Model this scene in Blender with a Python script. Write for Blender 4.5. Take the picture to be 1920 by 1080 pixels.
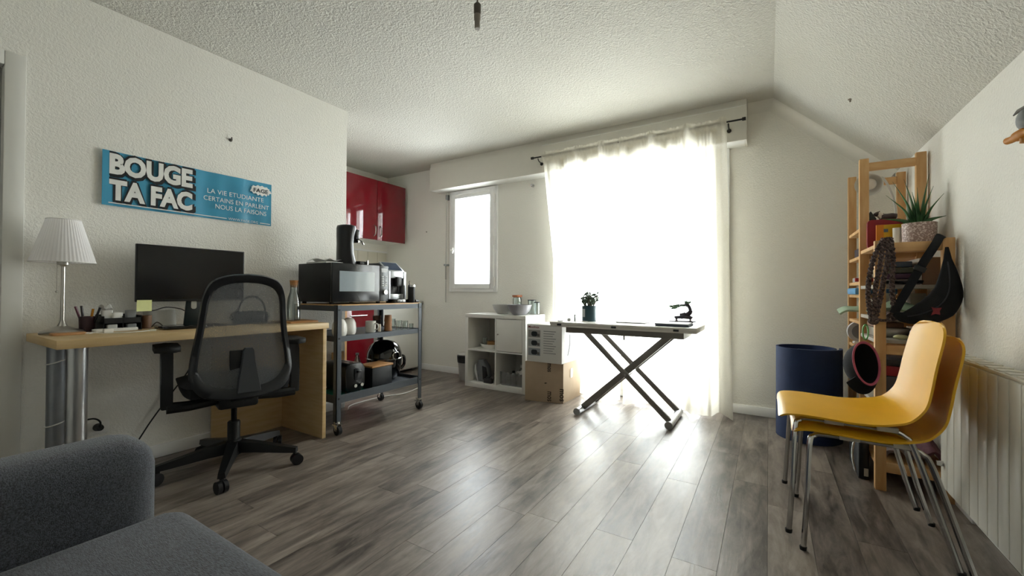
import bpy, bmesh, math, random
from mathutils import Matrix, Vector
random.seed(7)
for _o in list(bpy.data.objects): bpy.data.objects.remove(_o)
SC = bpy.context.scene
COL = SC.collection
PI = math.pi

# ------------------------------------------------------------------ camera
F_PX, YAW, PITCH, ROLL, CAM_H = 779.58, .5533, .0089, .006, .96
fw = Vector((-math.sin(YAW)*math.cos(PITCH), math.cos(YAW)*math.cos(PITCH), math.sin(PITCH)))
r0 = Vector((math.cos(YAW), math.sin(YAW), 0)); u0 = r0.cross(fw)
rt = r0*math.cos(ROLL)+u0*math.sin(ROLL); up = u0*math.cos(ROLL)-r0*math.sin(ROLL)
cd = bpy.data.cameras.new('camera'); cam = bpy.data.objects.new('camera', cd); COL.objects.link(cam)
cd.sensor_width = 36; cd.lens = F_PX/1920*36; cd.clip_start = .02; cd.clip_end = 100
cam.matrix_world = Matrix(((rt.x, up.x, -fw.x, 0), (rt.y, up.y, -fw.y, 0), (rt.z, up.z, -fw.z, CAM_H), (0, 0, 0, 1)))
SC.camera = cam

# ------------------------------------------------------------------ daylight, exposure
W = bpy.data.worlds.new('overcast_sky'); SC.world = W; W.use_nodes = True
bg = W.node_tree.nodes['Background']; bg.inputs[0].default_value = (.96, .975, 1, 1); bg.inputs[1].default_value = 11.0
def portal(name, loc, sx, sz):
    l = bpy.data.lights.new(name, 'AREA'); l.shape = 'RECTANGLE'; l.size = sx; l.size_y = sz
    l.cycles.is_portal = True
    o = bpy.data.objects.new(name, l); o.location = loc; o.rotation_euler = (-PI/2, 0, 0); COL.objects.link(o)
portal('portal_balcony_door', (-1.07, 3.93, 1.06), 1.6, 2.14)
portal('portal_kitchen_window', (-2.865, 3.93, 1.54), .62, 1.12)
SC.view_settings.view_transform = 'Standard'; SC.view_settings.look = 'None'
SC.view_settings.gamma = 1; SC.view_settings.use_curve_mapping = False
SC.view_settings.exposure = 1.35
SC.cycles.max_bounces = 10; SC.cycles.diffuse_bounces = 7; SC.cycles.glossy_bounces = 4
SC.cycles.transmission_bounces = 8; SC.cycles.transparent_max_bounces = 12
SC.cycles.use_adaptive_sampling = True; SC.cycles.adaptive_threshold = .03
SC.cycles.use_denoising = True; SC.cycles.sample_clamp_indirect = 8
SC.cycles.caustics_reflective = False; SC.cycles.caustics_refractive = False

# ------------------------------------------------------------------ materials
def lin(h):
    h = h.lstrip('#'); out = []
    for i in (0, 2, 4):
        c = int(h[i:i+2], 16)/255; out.append(c/12.92 if c <= .04045 else ((c+.055)/1.055)**2.4)
    return (*out, 1)
MATS = {}
def mat(name, col, rough=.5, metal=0, var=.06, scale=14, bump=0, bscale=120, spec=.5, trans=0, coat=0, stretch=None, col2=None, ior=1.45, sheen=0):
    """principled material with a soft procedural colour variation and optional fine relief"""
    if name in MATS: return MATS[name]
    m = bpy.data.materials.new(name); m.use_nodes = True; nt = m.node_tree; N = nt.nodes; L = nt.links
    b = N['Principled BSDF']
    c1 = lin(col); c2 = lin(col2) if col2 else tuple(min(1, x*(1-var*2)) for x in c1[:3])+(1,)
    tc = N.new('ShaderNodeTexCoord'); mp = N.new('ShaderNodeMapping'); L.new(tc.outputs['Object'], mp.inputs[0])
    if stretch: mp.inputs['Scale'].default_value = stretch
    ns = N.new('ShaderNodeTexNoise'); ns.inputs['Scale'].default_value = scale; ns.inputs['Detail'].default_value = 5
    L.new(mp.outputs[0], ns.inputs['Vector'])
    rp = N.new('ShaderNodeValToRGB'); rp.color_ramp.elements[0].position = .35; rp.color_ramp.elements[1].position = .65
    rp.color_ramp.elements[0].color = c2; rp.color_ramp.elements[1].color = c1
    L.new(ns.outputs[0], rp.inputs[0]); L.new(rp.outputs[0], b.inputs['Base Color'])
    b.inputs['Roughness'].default_value = rough; b.inputs['Metallic'].default_value = metal
    b.inputs['Specular IOR Level'].default_value = spec; b.inputs['IOR'].default_value = ior
    if trans: b.inputs['Transmission Weight'].default_value = trans
    if coat: b.inputs['Coat Weight'].default_value = coat; b.inputs['Coat Roughness'].default_value = .05
    if sheen: b.inputs['Sheen Weight'].default_value = sheen
    if bump:
        n2 = N.new('ShaderNodeTexNoise'); n2.inputs['Scale'].default_value = bscale; n2.inputs['Detail'].default_value = 3
        L.new(mp.outputs[0], n2.inputs['Vector'])
        bp = N.new('ShaderNodeBump'); bp.inputs['Strength'].default_value = bump; bp.inputs['Distance'].default_value = .004
        L.new(n2.outputs[0], bp.inputs['Height']); L.new(bp.outputs[0], b.inputs['Normal'])
    MATS[name] = m; return m
def plaster(name, col, strength, scale, dist=.006):
    """roughcast paint: lumps from noise cut at two scales"""
    m = bpy.data.materials.new(name); m.use_nodes = True; nt = m.node_tree; N = nt.nodes; L = nt.links
    b = N['Principled BSDF']; b.inputs['Base Color'].default_value = lin(col); b.inputs['Roughness'].default_value = .75; b.inputs['Specular IOR Level'].default_value = .25
    tc = N.new('ShaderNodeTexCoord')
    a = N.new('ShaderNodeTexNoise'); a.inputs['Scale'].default_value = scale; a.inputs['Detail'].default_value = 2; a.inputs['Distortion'].default_value = .6
    L.new(tc.outputs['Object'], a.inputs['Vector'])
    mx = N.new('ShaderNodeMapRange'); mx.inputs['From Min'].default_value = .35; mx.inputs['From Max'].default_value = .7
    L.new(a.outputs[0], mx.inputs[0])
    bp = N.new('ShaderNodeBump'); bp.inputs['Strength'].default_value = strength; bp.inputs['Distance'].default_value = dist
    L.new(mx.outputs[0], bp.inputs['Height']); L.new(bp.outputs[0], b.inputs['Normal'])
    return m
def glass(name, col='#ffffff', rough=0, alpha=.0):
    """thin clear glass: mostly transparent with a fresnel gloss"""
    m = bpy.data.materials.new(name); m.use_nodes = True; nt = m.node_tree; N = nt.nodes; L = nt.links
    N.remove(N['Principled BSDF']); out = N['Material Output']
    t = N.new('ShaderNodeBsdfTransparent'); t.inputs[0].default_value = lin(col)
    g = N.new('ShaderNodeBsdfGlossy'); g.inputs['Roughness'].default_value = .03+rough
    f = N.new('ShaderNodeLayerWeight'); f.inputs['Blend'].default_value = .25
    mm = N.new('ShaderNodeMath'); mm.operation = 'MULTIPLY_ADD'; mm.inputs[1].default_value = .55; mm.inputs[2].default_value = .04+alpha
    L.new(f.outputs['Fresnel'], mm.inputs[0])
    x = N.new('ShaderNodeMixShader'); L.new(mm.outputs[0], x.inputs[0]); L.new(t.outputs[0], x.inputs[1]); L.new(g.outputs[0], x.inputs[2])
    L.new(x.outputs[0], out.inputs[0]); return m
def sheer(name, col, clear, through):
    """woven cloth: part open weave, part light passing through the threads, rest plain diffuse"""
    m = bpy.data.materials.new(name); m.use_nodes = True; nt = m.node_tree; N = nt.nodes; L = nt.links
    N.remove(N['Principled BSDF']); out = N['Material Output']
    tc = N.new('ShaderNodeTexCoord'); wv = N.new('ShaderNodeTexNoise'); wv.inputs['Scale'].default_value = 260
    L.new(tc.outputs['Object'], wv.inputs['Vector'])
    t = N.new('ShaderNodeBsdfTransparent'); d = N.new('ShaderNodeBsdfDiffuse'); d.inputs[0].default_value = lin(col)
    s = N.new('ShaderNodeBsdfTranslucent'); s.inputs[0].default_value = lin(col)
    a = N.new('ShaderNodeMixShader'); a.inputs[0].default_value = through; L.new(d.outputs[0], a.inputs[1]); L.new(s.outputs[0], a.inputs[2])
    b = N.new('ShaderNodeMixShader'); L.new(a.outputs[0], b.inputs[1]); L.new(t.outputs[0], b.inputs[2])
    q = N.new('ShaderNodeMapRange'); q.inputs['From Min'].default_value = .3; q.inputs['From Max'].default_value = .7
    q.inputs['To Min'].default_value = clear*.8; q.inputs['To Max'].default_value = clear*1.2
    L.new(wv.outputs[0], q.inputs[0]); L.new(q.outputs[0], b.inputs[0]); L.new(b.outputs[0], out.inputs[0]); return m
def plank_mat():
    m = bpy.data.materials.new('grey_oak_vinyl'); m.use_nodes = True; nt = m.node_tree; N = nt.nodes; L = nt.links
    b = N['Principled BSDF']
    tc = N.new('ShaderNodeTexCoord'); oi = N.new('ShaderNodeObjectInfo')
    off = N.new('ShaderNodeVectorMath'); off.operation = 'SCALE'; off.inputs[0].default_value = (7.3, 11.1, 3.7)
    r = N.new('ShaderNodeMath'); r.operation = 'MULTIPLY'; r.inputs[1].default_value = 9; L.new(oi.outputs['Random'], r.inputs[0])
    L.new(r.outputs[0], off.inputs['Scale'])
    ad = N.new('ShaderNodeVectorMath'); L.new(tc.outputs['Object'], ad.inputs[0]); L.new(off.outputs[0], ad.inputs[1])
    def noise(sx, sy, scale, det, dist=0):
        mp = N.new('ShaderNodeMapping'); mp.inputs['Scale'].default_value = (sx, sy, 1); L.new(ad.outputs[0], mp.inputs[0])
        n = N.new('ShaderNodeTexNoise'); n.inputs['Scale'].default_value = scale; n.inputs['Detail'].default_value = det; n.inputs['Distortion'].default_value = dist
        n.inputs['Roughness'].default_value = .65
        L.new(mp.outputs[0], n.inputs['Vector']); return n
    big = noise(1, .35, 6, 6, 1.2); fine = noise(1, .05, 90, 4); mid = noise(1, .16, 22, 5, .5)
    rp = N.new('ShaderNodeValToRGB'); e = rp.color_ramp.elements
    e[0].position = .36; e[0].color = lin('#443c37'); e[1].position = .65; e[1].color = lin('#978c82')
    k = e.new(.5); k.color = lin('#746a62')
    m1 = N.new('ShaderNodeMath'); m1.operation = 'MULTIPLY_ADD'; m1.inputs[1].default_value = .6; L.new(mid.outputs[0], m1.inputs[0])
    m0 = N.new('ShaderNodeMath'); m0.operation = 'MULTIPLY'; m0.inputs[1].default_value = .4; L.new(big.outputs[0], m0.inputs[0]); L.new(m0.outputs[0], m1.inputs[2])
    m2 = N.new('ShaderNodeMath'); m2.operation = 'MULTIPLY_ADD'; m2.inputs[1].default_value = .12
    s_ = N.new('ShaderNodeMath'); s_.operation = 'SUBTRACT'; s_.inputs[1].default_value = .5; L.new(oi.outputs['Random'], s_.inputs[0])
    L.new(s_.outputs[0], m2.inputs[0]); L.new(m1.outputs[0], m2.inputs[2])
    L.new(m2.outputs[0], rp.inputs[0]); L.new(rp.outputs[0], b.inputs['Base Color'])
    rr = N.new('ShaderNodeMapRange'); rr.inputs['To Min'].default_value = .26; rr.inputs['To Max'].default_value = .44; L.new(mid.outputs[0], rr.inputs[0]); L.new(rr.outputs[0], b.inputs['Roughness'])
    b.inputs['Specular IOR Level'].default_value = .5
    bp = N.new('ShaderNodeBump'); bp.inputs['Strength'].default_value = .35; bp.inputs['Distance'].default_value = .002
    h = N.new('ShaderNodeMath'); h.operation = 'MULTIPLY_ADD'; h.inputs[1].default_value = .7; L.new(fine.outputs[0], h.inputs[0]); L.new(mid.outputs[0], h.inputs[2])
    L.new(h.outputs[0], bp.inputs['Height']); L.new(bp.outputs[0], b.inputs['Normal'])
    return m
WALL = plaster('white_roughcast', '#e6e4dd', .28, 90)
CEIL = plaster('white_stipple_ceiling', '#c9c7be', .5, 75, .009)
SMOOTH = mat('white_paint', '#dfded9', .5, var=.01)
PLANK = plank_mat()
LAC = mat('white_lacquer', '#e6e5e1', .4, var=.01)
PVC = mat('white_pvc', '#e9e9e8', .3, var=.01)
BIRCH = mat('birch_veneer', '#d6bb8e', .4, col2='#cbad7c', scale=5, stretch=(1, 1, 9))
PINE = mat('pine', '#d8b07c', .55, col2='#c8975f', scale=7, stretch=(4, 4, .7), bump=.05)
PINEH = mat('pine_rung', '#d8b07c', .55, col2='#c99a64', scale=7, stretch=(.7, 4, 4), bump=.05)
OAKTOP = mat('oak_board', '#c9a271', .45, col2='#b58b5a', scale=8, stretch=(6, .8, 6))
BAMBOO = mat('bamboo', '#b98a58', .45, col2='#a77848', scale=10, stretch=(6, .8, 6))
STEEL = mat('graphite_steel', '#4a4f55', .45, .3, var=.03)
CHROME = mat('chrome', '#c9c9c8', .14, 1, var=.01)
NICKEL = mat('brushed_nickel', '#b5b1aa', .3, 1, var=.03)
ALU = mat('silver_leg', '#b9bbbd', .32, .85, var=.02)
BLACK = mat('black_plastic', '#161718', .42, var=.05)
BLACKG = mat('gloss_black', '#08080a', .08, var=.02, coat=.6)
DGREY = mat('dark_grey_plastic', '#33363a', .5, var=.04)
RUBBER = mat('black_rubber', '#131313', .7, var=.05)
WHITEP = mat('white_plastic', '#e4e3df', .35, var=.01)
GREYP = mat('grey_plastic', '#8b8d8e', .45, var=.03)
RED = mat('gloss_red_lacquer', '#720d1b', .03, var=.01, coat=.5)
CERAM = mat('white_ceramic', '#e3e1da', .15, var=.01)
GREYC = mat('grey_stoneware', '#a9a7a5', .3, var=.03)
PAPER = mat('white_paper', '#e6e6e3', .7, var=.02)
CARD = mat('brown_cardboard', '#ab9780', .75, var=.03, bump=.05)
SOFA = mat('charcoal_weave', '#545860', .95, col2='#2b2d31', scale=330, bump=.5, bscale=500, sheen=.2, stretch=(.3, 1.2, 1.2))
YEL = mat('yellow_polypropylene', '#e0aa22', .38, var=.02)
NAVY = mat('navy_foam', '#22345c', .75, var=.06, bump=.15, bscale=300)
CORK = mat('cork', '#b07e4f', .8, var=.15, scale=90)
CLEAR = glass('clear_glass', '#f4f8f7', 0, .05)
PANE = glass('window_glass', '#f8fbfb')
FROST = glass('plastic_clear', '#d9dfe0', .15, .25)
GREENL = mat('leaf_green', '#3c6a35', .45, col2='#2a4d2a', scale=9)
# ------------------------------------------------------------------ geometry helpers
class G:
    """collects shapes (world metres unless the thing is turned) and links them as one mesh object"""
    def __init__(s): s.b = bmesh.new()
    def _verts(s, vs): return [s.b.verts.new(v) for v in vs]
    def box(s, x0, x1, y0, y1, z0, z1, bev=0, seg=2):
        v = s._verts([(x, y, z) for x in (x0, x1) for y in (y0, y1) for z in (z0, z1)])
        fs = [s.b.faces.new([v[i] for i in q]) for q in ((0, 1, 3, 2), (4, 6, 7, 5), (0, 4, 5, 1), (2, 3, 7, 6), (0, 2, 6, 4), (1, 5, 7, 3))]
        if bev:
            es = list({e for f in fs for e in f.edges})
            bmesh.ops.bevel(s.b, geom=es, offset=bev, segments=seg, profile=.5, affect='EDGES')
        return s
    def obox(s, c, hx, hy, hz, ax, bev=0):
        """box about c with half sizes along the axes ax = (ex, ey, ez)"""
        n0 = len(s.b.verts); t = G(); t.box(-hx, hx, -hy, hy, -hz, hz, bev)
        s.merge(t, Matrix(((ax[0][0], ax[1][0], ax[2][0], c[0]), (ax[0][1], ax[1][1], ax[2][1], c[1]), (ax[0][2], ax[1][2], ax[2][2], c[2]), (0, 0, 0, 1))))
        return s
    def merge(s, o, M=None):
        mp = {}
        for v in o.b.verts: mp[v] = s.b.verts.new(M @ v.co if M else v.co)
        for f in o.b.faces:
            try: s.b.faces.new([mp[v] for v in f.verts])
            except ValueError: pass
        o.b.free(); return s
    def rings(s, rs, cap=True, closed=False):
        R = [s._verts(r) for r in rs]; n = len(R[0])
        pairs = list(zip(R, R[1:]))+([(R[-1], R[0])] if closed else [])
        for a, b in pairs:
            for i in range(n): s.b.faces.new((a[i], a[(i+1) % n], b[(i+1) % n], b[i]))
        if cap and not closed: s.b.faces.new(R[0][::-1]); s.b.faces.new(R[-1])
        return s
    def cyl(s, p0, p1, r0, r1=None, n=16, cap=True):
        return s.tube([p0, p1], [r0, r0 if r1 is None else r1], n, cap)
    def tube(s, pts, r, n=8, cap=True, closed=False, flat=1, upv=None):
        P = [Vector(p) for p in pts]; k = len(P); rr = r if isinstance(r, (list, tuple)) else [r]*k
        rs = []; prev = None
        for i in range(k):
            if closed: t = P[(i+1) % k]-P[i-1]
            else: t = P[min(i+1, k-1)]-P[max(i-1, 0)]
            t.normalize()
            if prev is None:
                a = Vector(upv) if upv else (Vector((0, 0, 1)) if abs(t.z) < .9 else Vector((0, 1, 0)))
            else: a = prev
            a = (a-t*a.dot(t)); a.normalize(); prev = a; b = t.cross(a)
            rs.append([P[i]+(a*math.cos(2*PI*j/n)+b*math.sin(2*PI*j/n)*flat)*rr[i] for j in range(n)])
        return s.rings(rs, cap, closed)
    def lathe(s, prof, c=(0, 0, 0), n=24, sx=1, sy=1, flute=0, nf=0):
        """prof: (radius, height) from bottom to top"""
        c = Vector(c); rs = []
        for r, z in prof:
            rs.append([c+Vector((max(r, 1e-4)*(1+flute*math.cos(nf*2*PI*j/n))*math.cos(2*PI*j/n)*sx, max(r, 1e-4)*(1+flute*math.cos(nf*2*PI*j/n))*math.sin(2*PI*j/n)*sy, z)) for j in range(n)])
        return s.rings(rs, True)
    def ell(s, c, rx, ry, rz, n=16, m=10):
        prof = [(math.sin(PI*i/m), -math.cos(PI*i/m)*rz) for i in range(m+1)]
        return s.lathe([(r, z) for r, z in prof], c, n, rx, ry)
    def prism(s, pts, lo, hi, axis='y', bev=0):
        """2D outline pts pushed from lo to hi along axis"""
        f = {'x': lambda a, b, t: (t, a, b), 'y': lambda a, b, t: (a, t, b), 'z': lambda a, b, t: (a, b, t)}[axis]
        A = s._verts([f(a, b, lo) for a, b in pts]); B = s._verts([f(a, b, hi) for a, b in pts]); n = len(pts)
        fs = [s.b.faces.new(A[::-1]), s.b.faces.new(B)]+[s.b.faces.new((A[i], A[(i+1) % n], B[(i+1) % n], B[i])) for i in range(n)]
        if bev: bmesh.ops.bevel(s.b, geom=list(fs[0].edges)+list(fs[1].edges), offset=bev, segments=2, profile=.5, affect='EDGES')
        return s
    def sheet(s, fn, nu, nv, th=0, wrap=False):
        """surface fn(u, v) for u, v in 0..1, given thickness th along its normals"""
        P = [[Vector(fn(i/nu, j/nv)) for j in range(nv+1)] for i in range(nu+1)]
        def grid(Q):
            V = [[s.b.verts.new(q) for q in row] for row in Q]
            return V
        if not th:
            V = grid(P)
            for i in range(nu):
                for j in range(nv): s.b.faces.new((V[i][j], V[i+1][j], V[i+1][j+1], V[i][j+1]))
            return s
        Nn = [[None]*(nv+1) for _ in range(nu+1)]
        for i in range(nu+1):
            for j in range(nv+1):
                a = P[min(i+1, nu)][j]-P[max(i-1, 0)][j]; b = P[i][min(j+1, nv)]-P[i][max(j-1, 0)]
                q = a.cross(b); Nn[i][j] = q.normalized() if q.length > 1e-9 else Vector((0, 0, 1))
        A = grid([[P[i][j]+Nn[i][j]*th/2 for j in range(nv+1)] for i in range(nu+1)])
        B = grid([[P[i][j]-Nn[i][j]*th/2 for j in range(nv+1)] for i in range(nu+1)])
        for i in range(nu):
            for j in range(nv):
                s.b.faces.new((A[i][j], A[i+1][j], A[i+1][j+1], A[i][j+1])); s.b.faces.new((B[i][j], B[i][j+1], B[i+1][j+1], B[i+1][j]))
        for i in range(nu):
            s.b.faces.new((A[i+1][0], A[i][0], B[i][0], B[i+1][0])); s.b.faces.new((A[i][nv], A[i+1][nv], B[i+1][nv], B[i][nv]))
        for j in range(nv):
            s.b.faces.new((A[0][j], A[0][j+1], B[0][j+1], B[0][j])); s.b.faces.new((A[nu][j+1], A[nu][j], B[nu][j], B[nu][j+1]))
        return s
    def text(s, txt, w, h, org, ex, ey, off=0, depth=.0004, align=True):
        """lettering fitted to w x h metres, lower-left at org, lying in the plane ex, ey"""
        cu = bpy.data.curves.new('t', 'FONT'); cu.body = txt; cu.size = 1; cu.offset = off; cu.resolution_u = 3
        ob = bpy.data.objects.new('t', cu); COL.objects.link(ob); bpy.context.view_layer.update()
        me = bpy.data.meshes.new_from_object(ob.evaluated_get(bpy.context.evaluated_depsgraph_get()))
        bpy.data.objects.remove(ob); bpy.data.curves.remove(cu)
        xs = [v.co.x for v in me.vertices]; ys = [v.co.y for v in me.vertices]
        x0, x1, y0, y1 = min(xs), max(xs), min(ys), max(ys)
        ex, ey = Vector(ex), Vector(ey); nz = ex.cross(ey); o = Vector(org)
        vs = [s.b.verts.new(o+ex*((v.co.x-x0)/(x1-x0)*w)+ey*((v.co.y-y0)/(y1-y0)*h)+nz*depth) for v in me.vertices]
        for p in me.polygons:
            try: s.b.faces.new([vs[i] for i in p.vertices])
            except ValueError: pass
        bpy.data.meshes.remove(me); return s
    def mesh(s, name, m, org=(0, 0, 0), sharp=35, fix=True):
        if fix: bmesh.ops.recalc_face_normals(s.b, faces=s.b.faces)
        me = bpy.data.meshes.new(name)
        if any(org): bmesh.ops.translate(s.b, verts=s.b.verts, vec=-Vector(org))
        s.b.to_mesh(me); s.b.free()
        for p in me.polygons: p.use_smooth = True
        me.set_sharp_from_angle(angle=math.radians(sharp))
        me.materials.append(m); return me
    def part(s, name, m, parent, local=False, label=None, sharp=35, kind=None, fix=True):
        org = Vector((0, 0, 0)); p = parent
        if not local:
            while p: org += p.location; p = p.parent
        o = bpy.data.objects.new(name, s.mesh(name, m, org, sharp, fix)); COL.objects.link(o); o.parent = parent
        if label: o['label'] = label
        if kind: o['kind'] = kind
        return o
    def solo(s, name, m, label, cat, group=None, loc=(0, 0, 0), local=False, rz=0, kind=None, sharp=35, fix=True):
        o = bpy.data.objects.new(name, s.mesh(name, m, (0, 0, 0) if local else loc, sharp, fix)); COL.objects.link(o)
        o.location = loc; o.rotation_euler = (0, 0, rz)
        if label: o['label'] = label
        if cat: o['category'] = cat
        if group: o['group'] = group
        if kind: o['kind'] = kind
        return o
def thing(name, label, cat, loc=(0, 0, 0), rz=0, group=None, kind=None):
    o = bpy.data.objects.new(name, None); COL.objects.link(o); o.empty_display_size = .05
    o.location = loc; o.rotation_euler = (0, 0, rz)
    if label: o['label'] = label
    if cat: o['category'] = cat
    if group: o['group'] = group
    if kind: o['kind'] = kind
    return o
def dup(root, loc, label, rz=None):
    """a copy of a thing with copies of its parts and sub-parts (mesh data shared)"""
    r = root.copy(); COL.objects.link(r); r.location = loc; r['label'] = label
    if rz is not None: r.rotation_euler = (0, 0, rz)
    for ch in list(root.children):
        c = ch.copy(); COL.objects.link(c); c.parent = r
        for g in list(ch.children):
            d = g.copy(); COL.objects.link(d); d.parent = c
    return r
def struct(name, g, m, label=None, cat=None, loc=(0, 0, 0)):
    o = g.solo(name, m, label, cat, loc=loc, kind='structure'); return o
def arc(cx, cy, r, a0, a1, n):
    return [(cx+r*math.cos(a0+(a1-a0)*i/n), cy+r*math.sin(a0+(a1-a0)*i/n)) for i in range(n+1)]
def rrect(x0, x1, y0, y1, r, n=5):
    return arc(x1-r, y0+r, r, -PI/2, 0, n)+arc(x1-r, y1-r, r, 0, PI/2, n)+arc(x0+r, y1-r, r, PI/2, PI, n)+arc(x0+r, y0+r, r, PI, 1.5*PI, n)
def spline(pts, k=6):
    """Catmull-Rom through pts"""
    P = [Vector(p) for p in pts]; P = [P[0]*2-P[1]]+P+[P[-1]*2-P[-2]]; out = []
    for i in range(1, len(P)-2):
        for j in range(k):
            t = j/k; a, b, c, d = P[i-1:i+3]
            out.append(.5*((2*b)+(c-a)*t+(2*a-5*b+4*c-d)*t*t+(3*b-a-3*c+d)*t**3))
    return out+[P[-2]]
# ------------------------------------------------------------------ the setting
LX, BY, CZ, RX, KX, RY = -2.98, 3.80, 2.449, .737, -4.29, -.75
KNEE, CREASE = 1.791, .03
WX0, WX1, WZ0, WZ1 = -3.17, -2.56, .985, 2.10          # kitchen window opening
DX0, DX1, DZ1 = -1.86, -.38, 2.13                       # balcony door opening
floor = struct('floor', G().box(KX-.15, RX+.15, RY-.15, BY+.2, -.09, -.006), mat('subfloor', '#2b2724', .9), 'grey oak look vinyl plank floor of the studio room', 'floor')
PW, PLEN = .148, 1.21
row = 0; x = RX-.001
while x > KX:
    x0 = max(x-PW, KX); y = RY-random.uniform(0, PLEN)
    ylo = RY if x0 > LX-.12 else 2.2
    while y < BY:
        a, b = max(y, ylo), min(y+PLEN, BY)
        if b-a > .04:
            g = G().box(x0+.0006, x-.0006, a+.0006, b-.0006, -.006, 0)
            o = g.part('plank', PLANK, floor, local=True)
            cx, cy = (x0+x)/2, (a+b)/2
            o.data.transform(Matrix.Translation((-cx, -cy, 0))); o.location = (cx, cy, 0)
        y += PLEN
    x -= PW
DY0, DY1, DH = -.40, .417, 2.015                        # doorway in the left wall
g = G(); g.box(LX-.12, LX, RY, DY0, 0, CZ); g.box(LX-.12, LX, DY1, 2.202, 0, CZ); g.box(LX-.12, LX, DY0, DY1, DH, CZ)
struct('wall_left', g, WALL, 'white roughcast wall behind the desk with a blue banner', 'wall')
g = G(); xs = [KX-.15, WX0, WX1, DX0, DX1, RX+.15]
g.box(xs[0], xs[1], BY, BY+.2, 0, CZ+.1); g.box(xs[1], xs[2], BY, BY+.2, 0, WZ0); g.box(xs[1], xs[2], BY, BY+.2, WZ1, CZ+.1)
g.box(xs[2], xs[3], BY, BY+.2, 0, CZ+.1); g.box(xs[3], xs[4], BY, BY+.2, DZ1, CZ+.1); g.box(xs[4], xs[5], BY, BY+.2, 0, CZ+.1)
struct('wall_back', g, WALL, 'white roughcast wall holding the small window and balcony door', 'wall')
struct('wall_right', G().box(RX, RX+.12, RY, BY, 0, KNEE), WALL, 'low white wall behind the radiator under the sloping ceiling', 'wall')
struct('wall_rear', G().box(KX, RX+.12, RY-.12, RY, 0, CZ), WALL, 'white wall behind the sofa', 'wall')
kw = struct('wall_kitchen', G().box(KX-.12, KX, 2.08, BY, 0, CZ), WALL, 'white kitchen wall carrying red cabinets and tiles', 'wall')
struct('wall_kitchen_side', G().box(KX, LX-.12, 2.08, 2.2, 0, CZ), WALL, 'white partition wall closing the kitchen nook', 'wall')
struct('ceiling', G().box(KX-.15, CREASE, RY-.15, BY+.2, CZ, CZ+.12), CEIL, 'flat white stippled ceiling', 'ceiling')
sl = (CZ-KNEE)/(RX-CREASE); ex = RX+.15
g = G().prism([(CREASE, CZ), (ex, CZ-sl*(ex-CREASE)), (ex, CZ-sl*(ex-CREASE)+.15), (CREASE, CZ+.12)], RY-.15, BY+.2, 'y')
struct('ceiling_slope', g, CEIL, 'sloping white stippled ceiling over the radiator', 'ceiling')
# plaster coving where the slope and the back wall meet
cr = .07; nx = Vector((sl, 0, 1)).normalized()
def cove(x):
    zc = CZ if x < CREASE else CZ-sl*(x-CREASE); n = Vector((0, 0, -1)) if x <= CREASE else -nx
    P0 = Vector((x, BY, zc)); out = []
    for i in range(7):
        t = i/6*PI/2
        out.append(P0+Vector((0, -1, 0))*cr*(1-math.cos(t))+n*cr*(1-math.sin(t)))
    return out+[P0+Vector((0, .02, .02))]
g = G(); g.rings([cove(x) for x in (-.142, -.05, .03, .031, .35, RX)], True)
struct('trim_1', g, mat('smooth_plaster', '#dddbd4', .6, var=.01), 'smooth white plaster coving under the sloping ceiling', 'trim')
# skirting boards
def skirt(name, label, *b):
    if len(b) == 1: return struct(name, G().box(*b[0], .0, .072, .004), PVC, label, 'baseboard')
    t = thing(name, label, 'baseboard', kind='structure')
    for q in b: G().box(*q, .0, .072, .004).part('board', PVC, t)
skirt('baseboard_left', 'white skirting board under the desk', (LX, LX+.014, .47, 2.2))
skirt('baseboard_back', 'white skirting board along the window wall', (KX, DX0-.04, BY-.014, BY), (-.26, RX, BY-.014, BY))
skirt('baseboard_right', 'white skirting board behind the pine shelves', (RX-.014, RX, 2.5, BY-.014))
# roller shutter casing
sb = thing('shutter_box', 'long white roller shutter casing under the ceiling above both windows', 'shutter box', (-1.76, 3.7, 2.132), kind='structure')
SX0, SX1, SY = -3.375, -.144, 3.62
g = G(); g.box(SX0, SX1, SY, SY+.018, 2.132, 2.40); g.box(SX0, SX1, SY+.012, SY+.03, 2.40, CZ); g.box(SX0, SX0+.018, SY+.018, BY, 2.132, CZ); g.box(SX1-.018, SX1, SY+.018, BY, 2.132, CZ)
g.part('casing', mat('casing_paint', '#d6d3ca', .55, var=.01), sb)
G().box(SX0+.018, SX1-.018, SY+.018, BY, 2.132, 2.146).part('underside', SMOOTH, sb)
G().box(-1.9, SX1, SY-.006, SY, 2.392, 2.40).part('lid_edge', SMOOTH, sb)
# kitchen tiles on the wall
T = .148; tile = None
for i in range(6):
    for j in range(4):
        y0 = BY-.01-(i+1)*(T+.003); z0 = 1.455-(j+1)*(T+.003)
        g = G().box(0, .007, 0, T, 0, T, .0015, 1)
        if tile is None: tile = g.part('tile', mat('cream_tile', '#d8d4c6', .2, var=.01), kw, local=True); t = tile
        else: g.b.free(); t = tile.copy(); COL.objects.link(t); t.parent = kw
        t.location = (KX, y0, z0)
G().box(KX, KX+.012, BY-.93, BY, 1.455, 1.475).part('tile_edging', PVC, kw, local=True)
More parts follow.
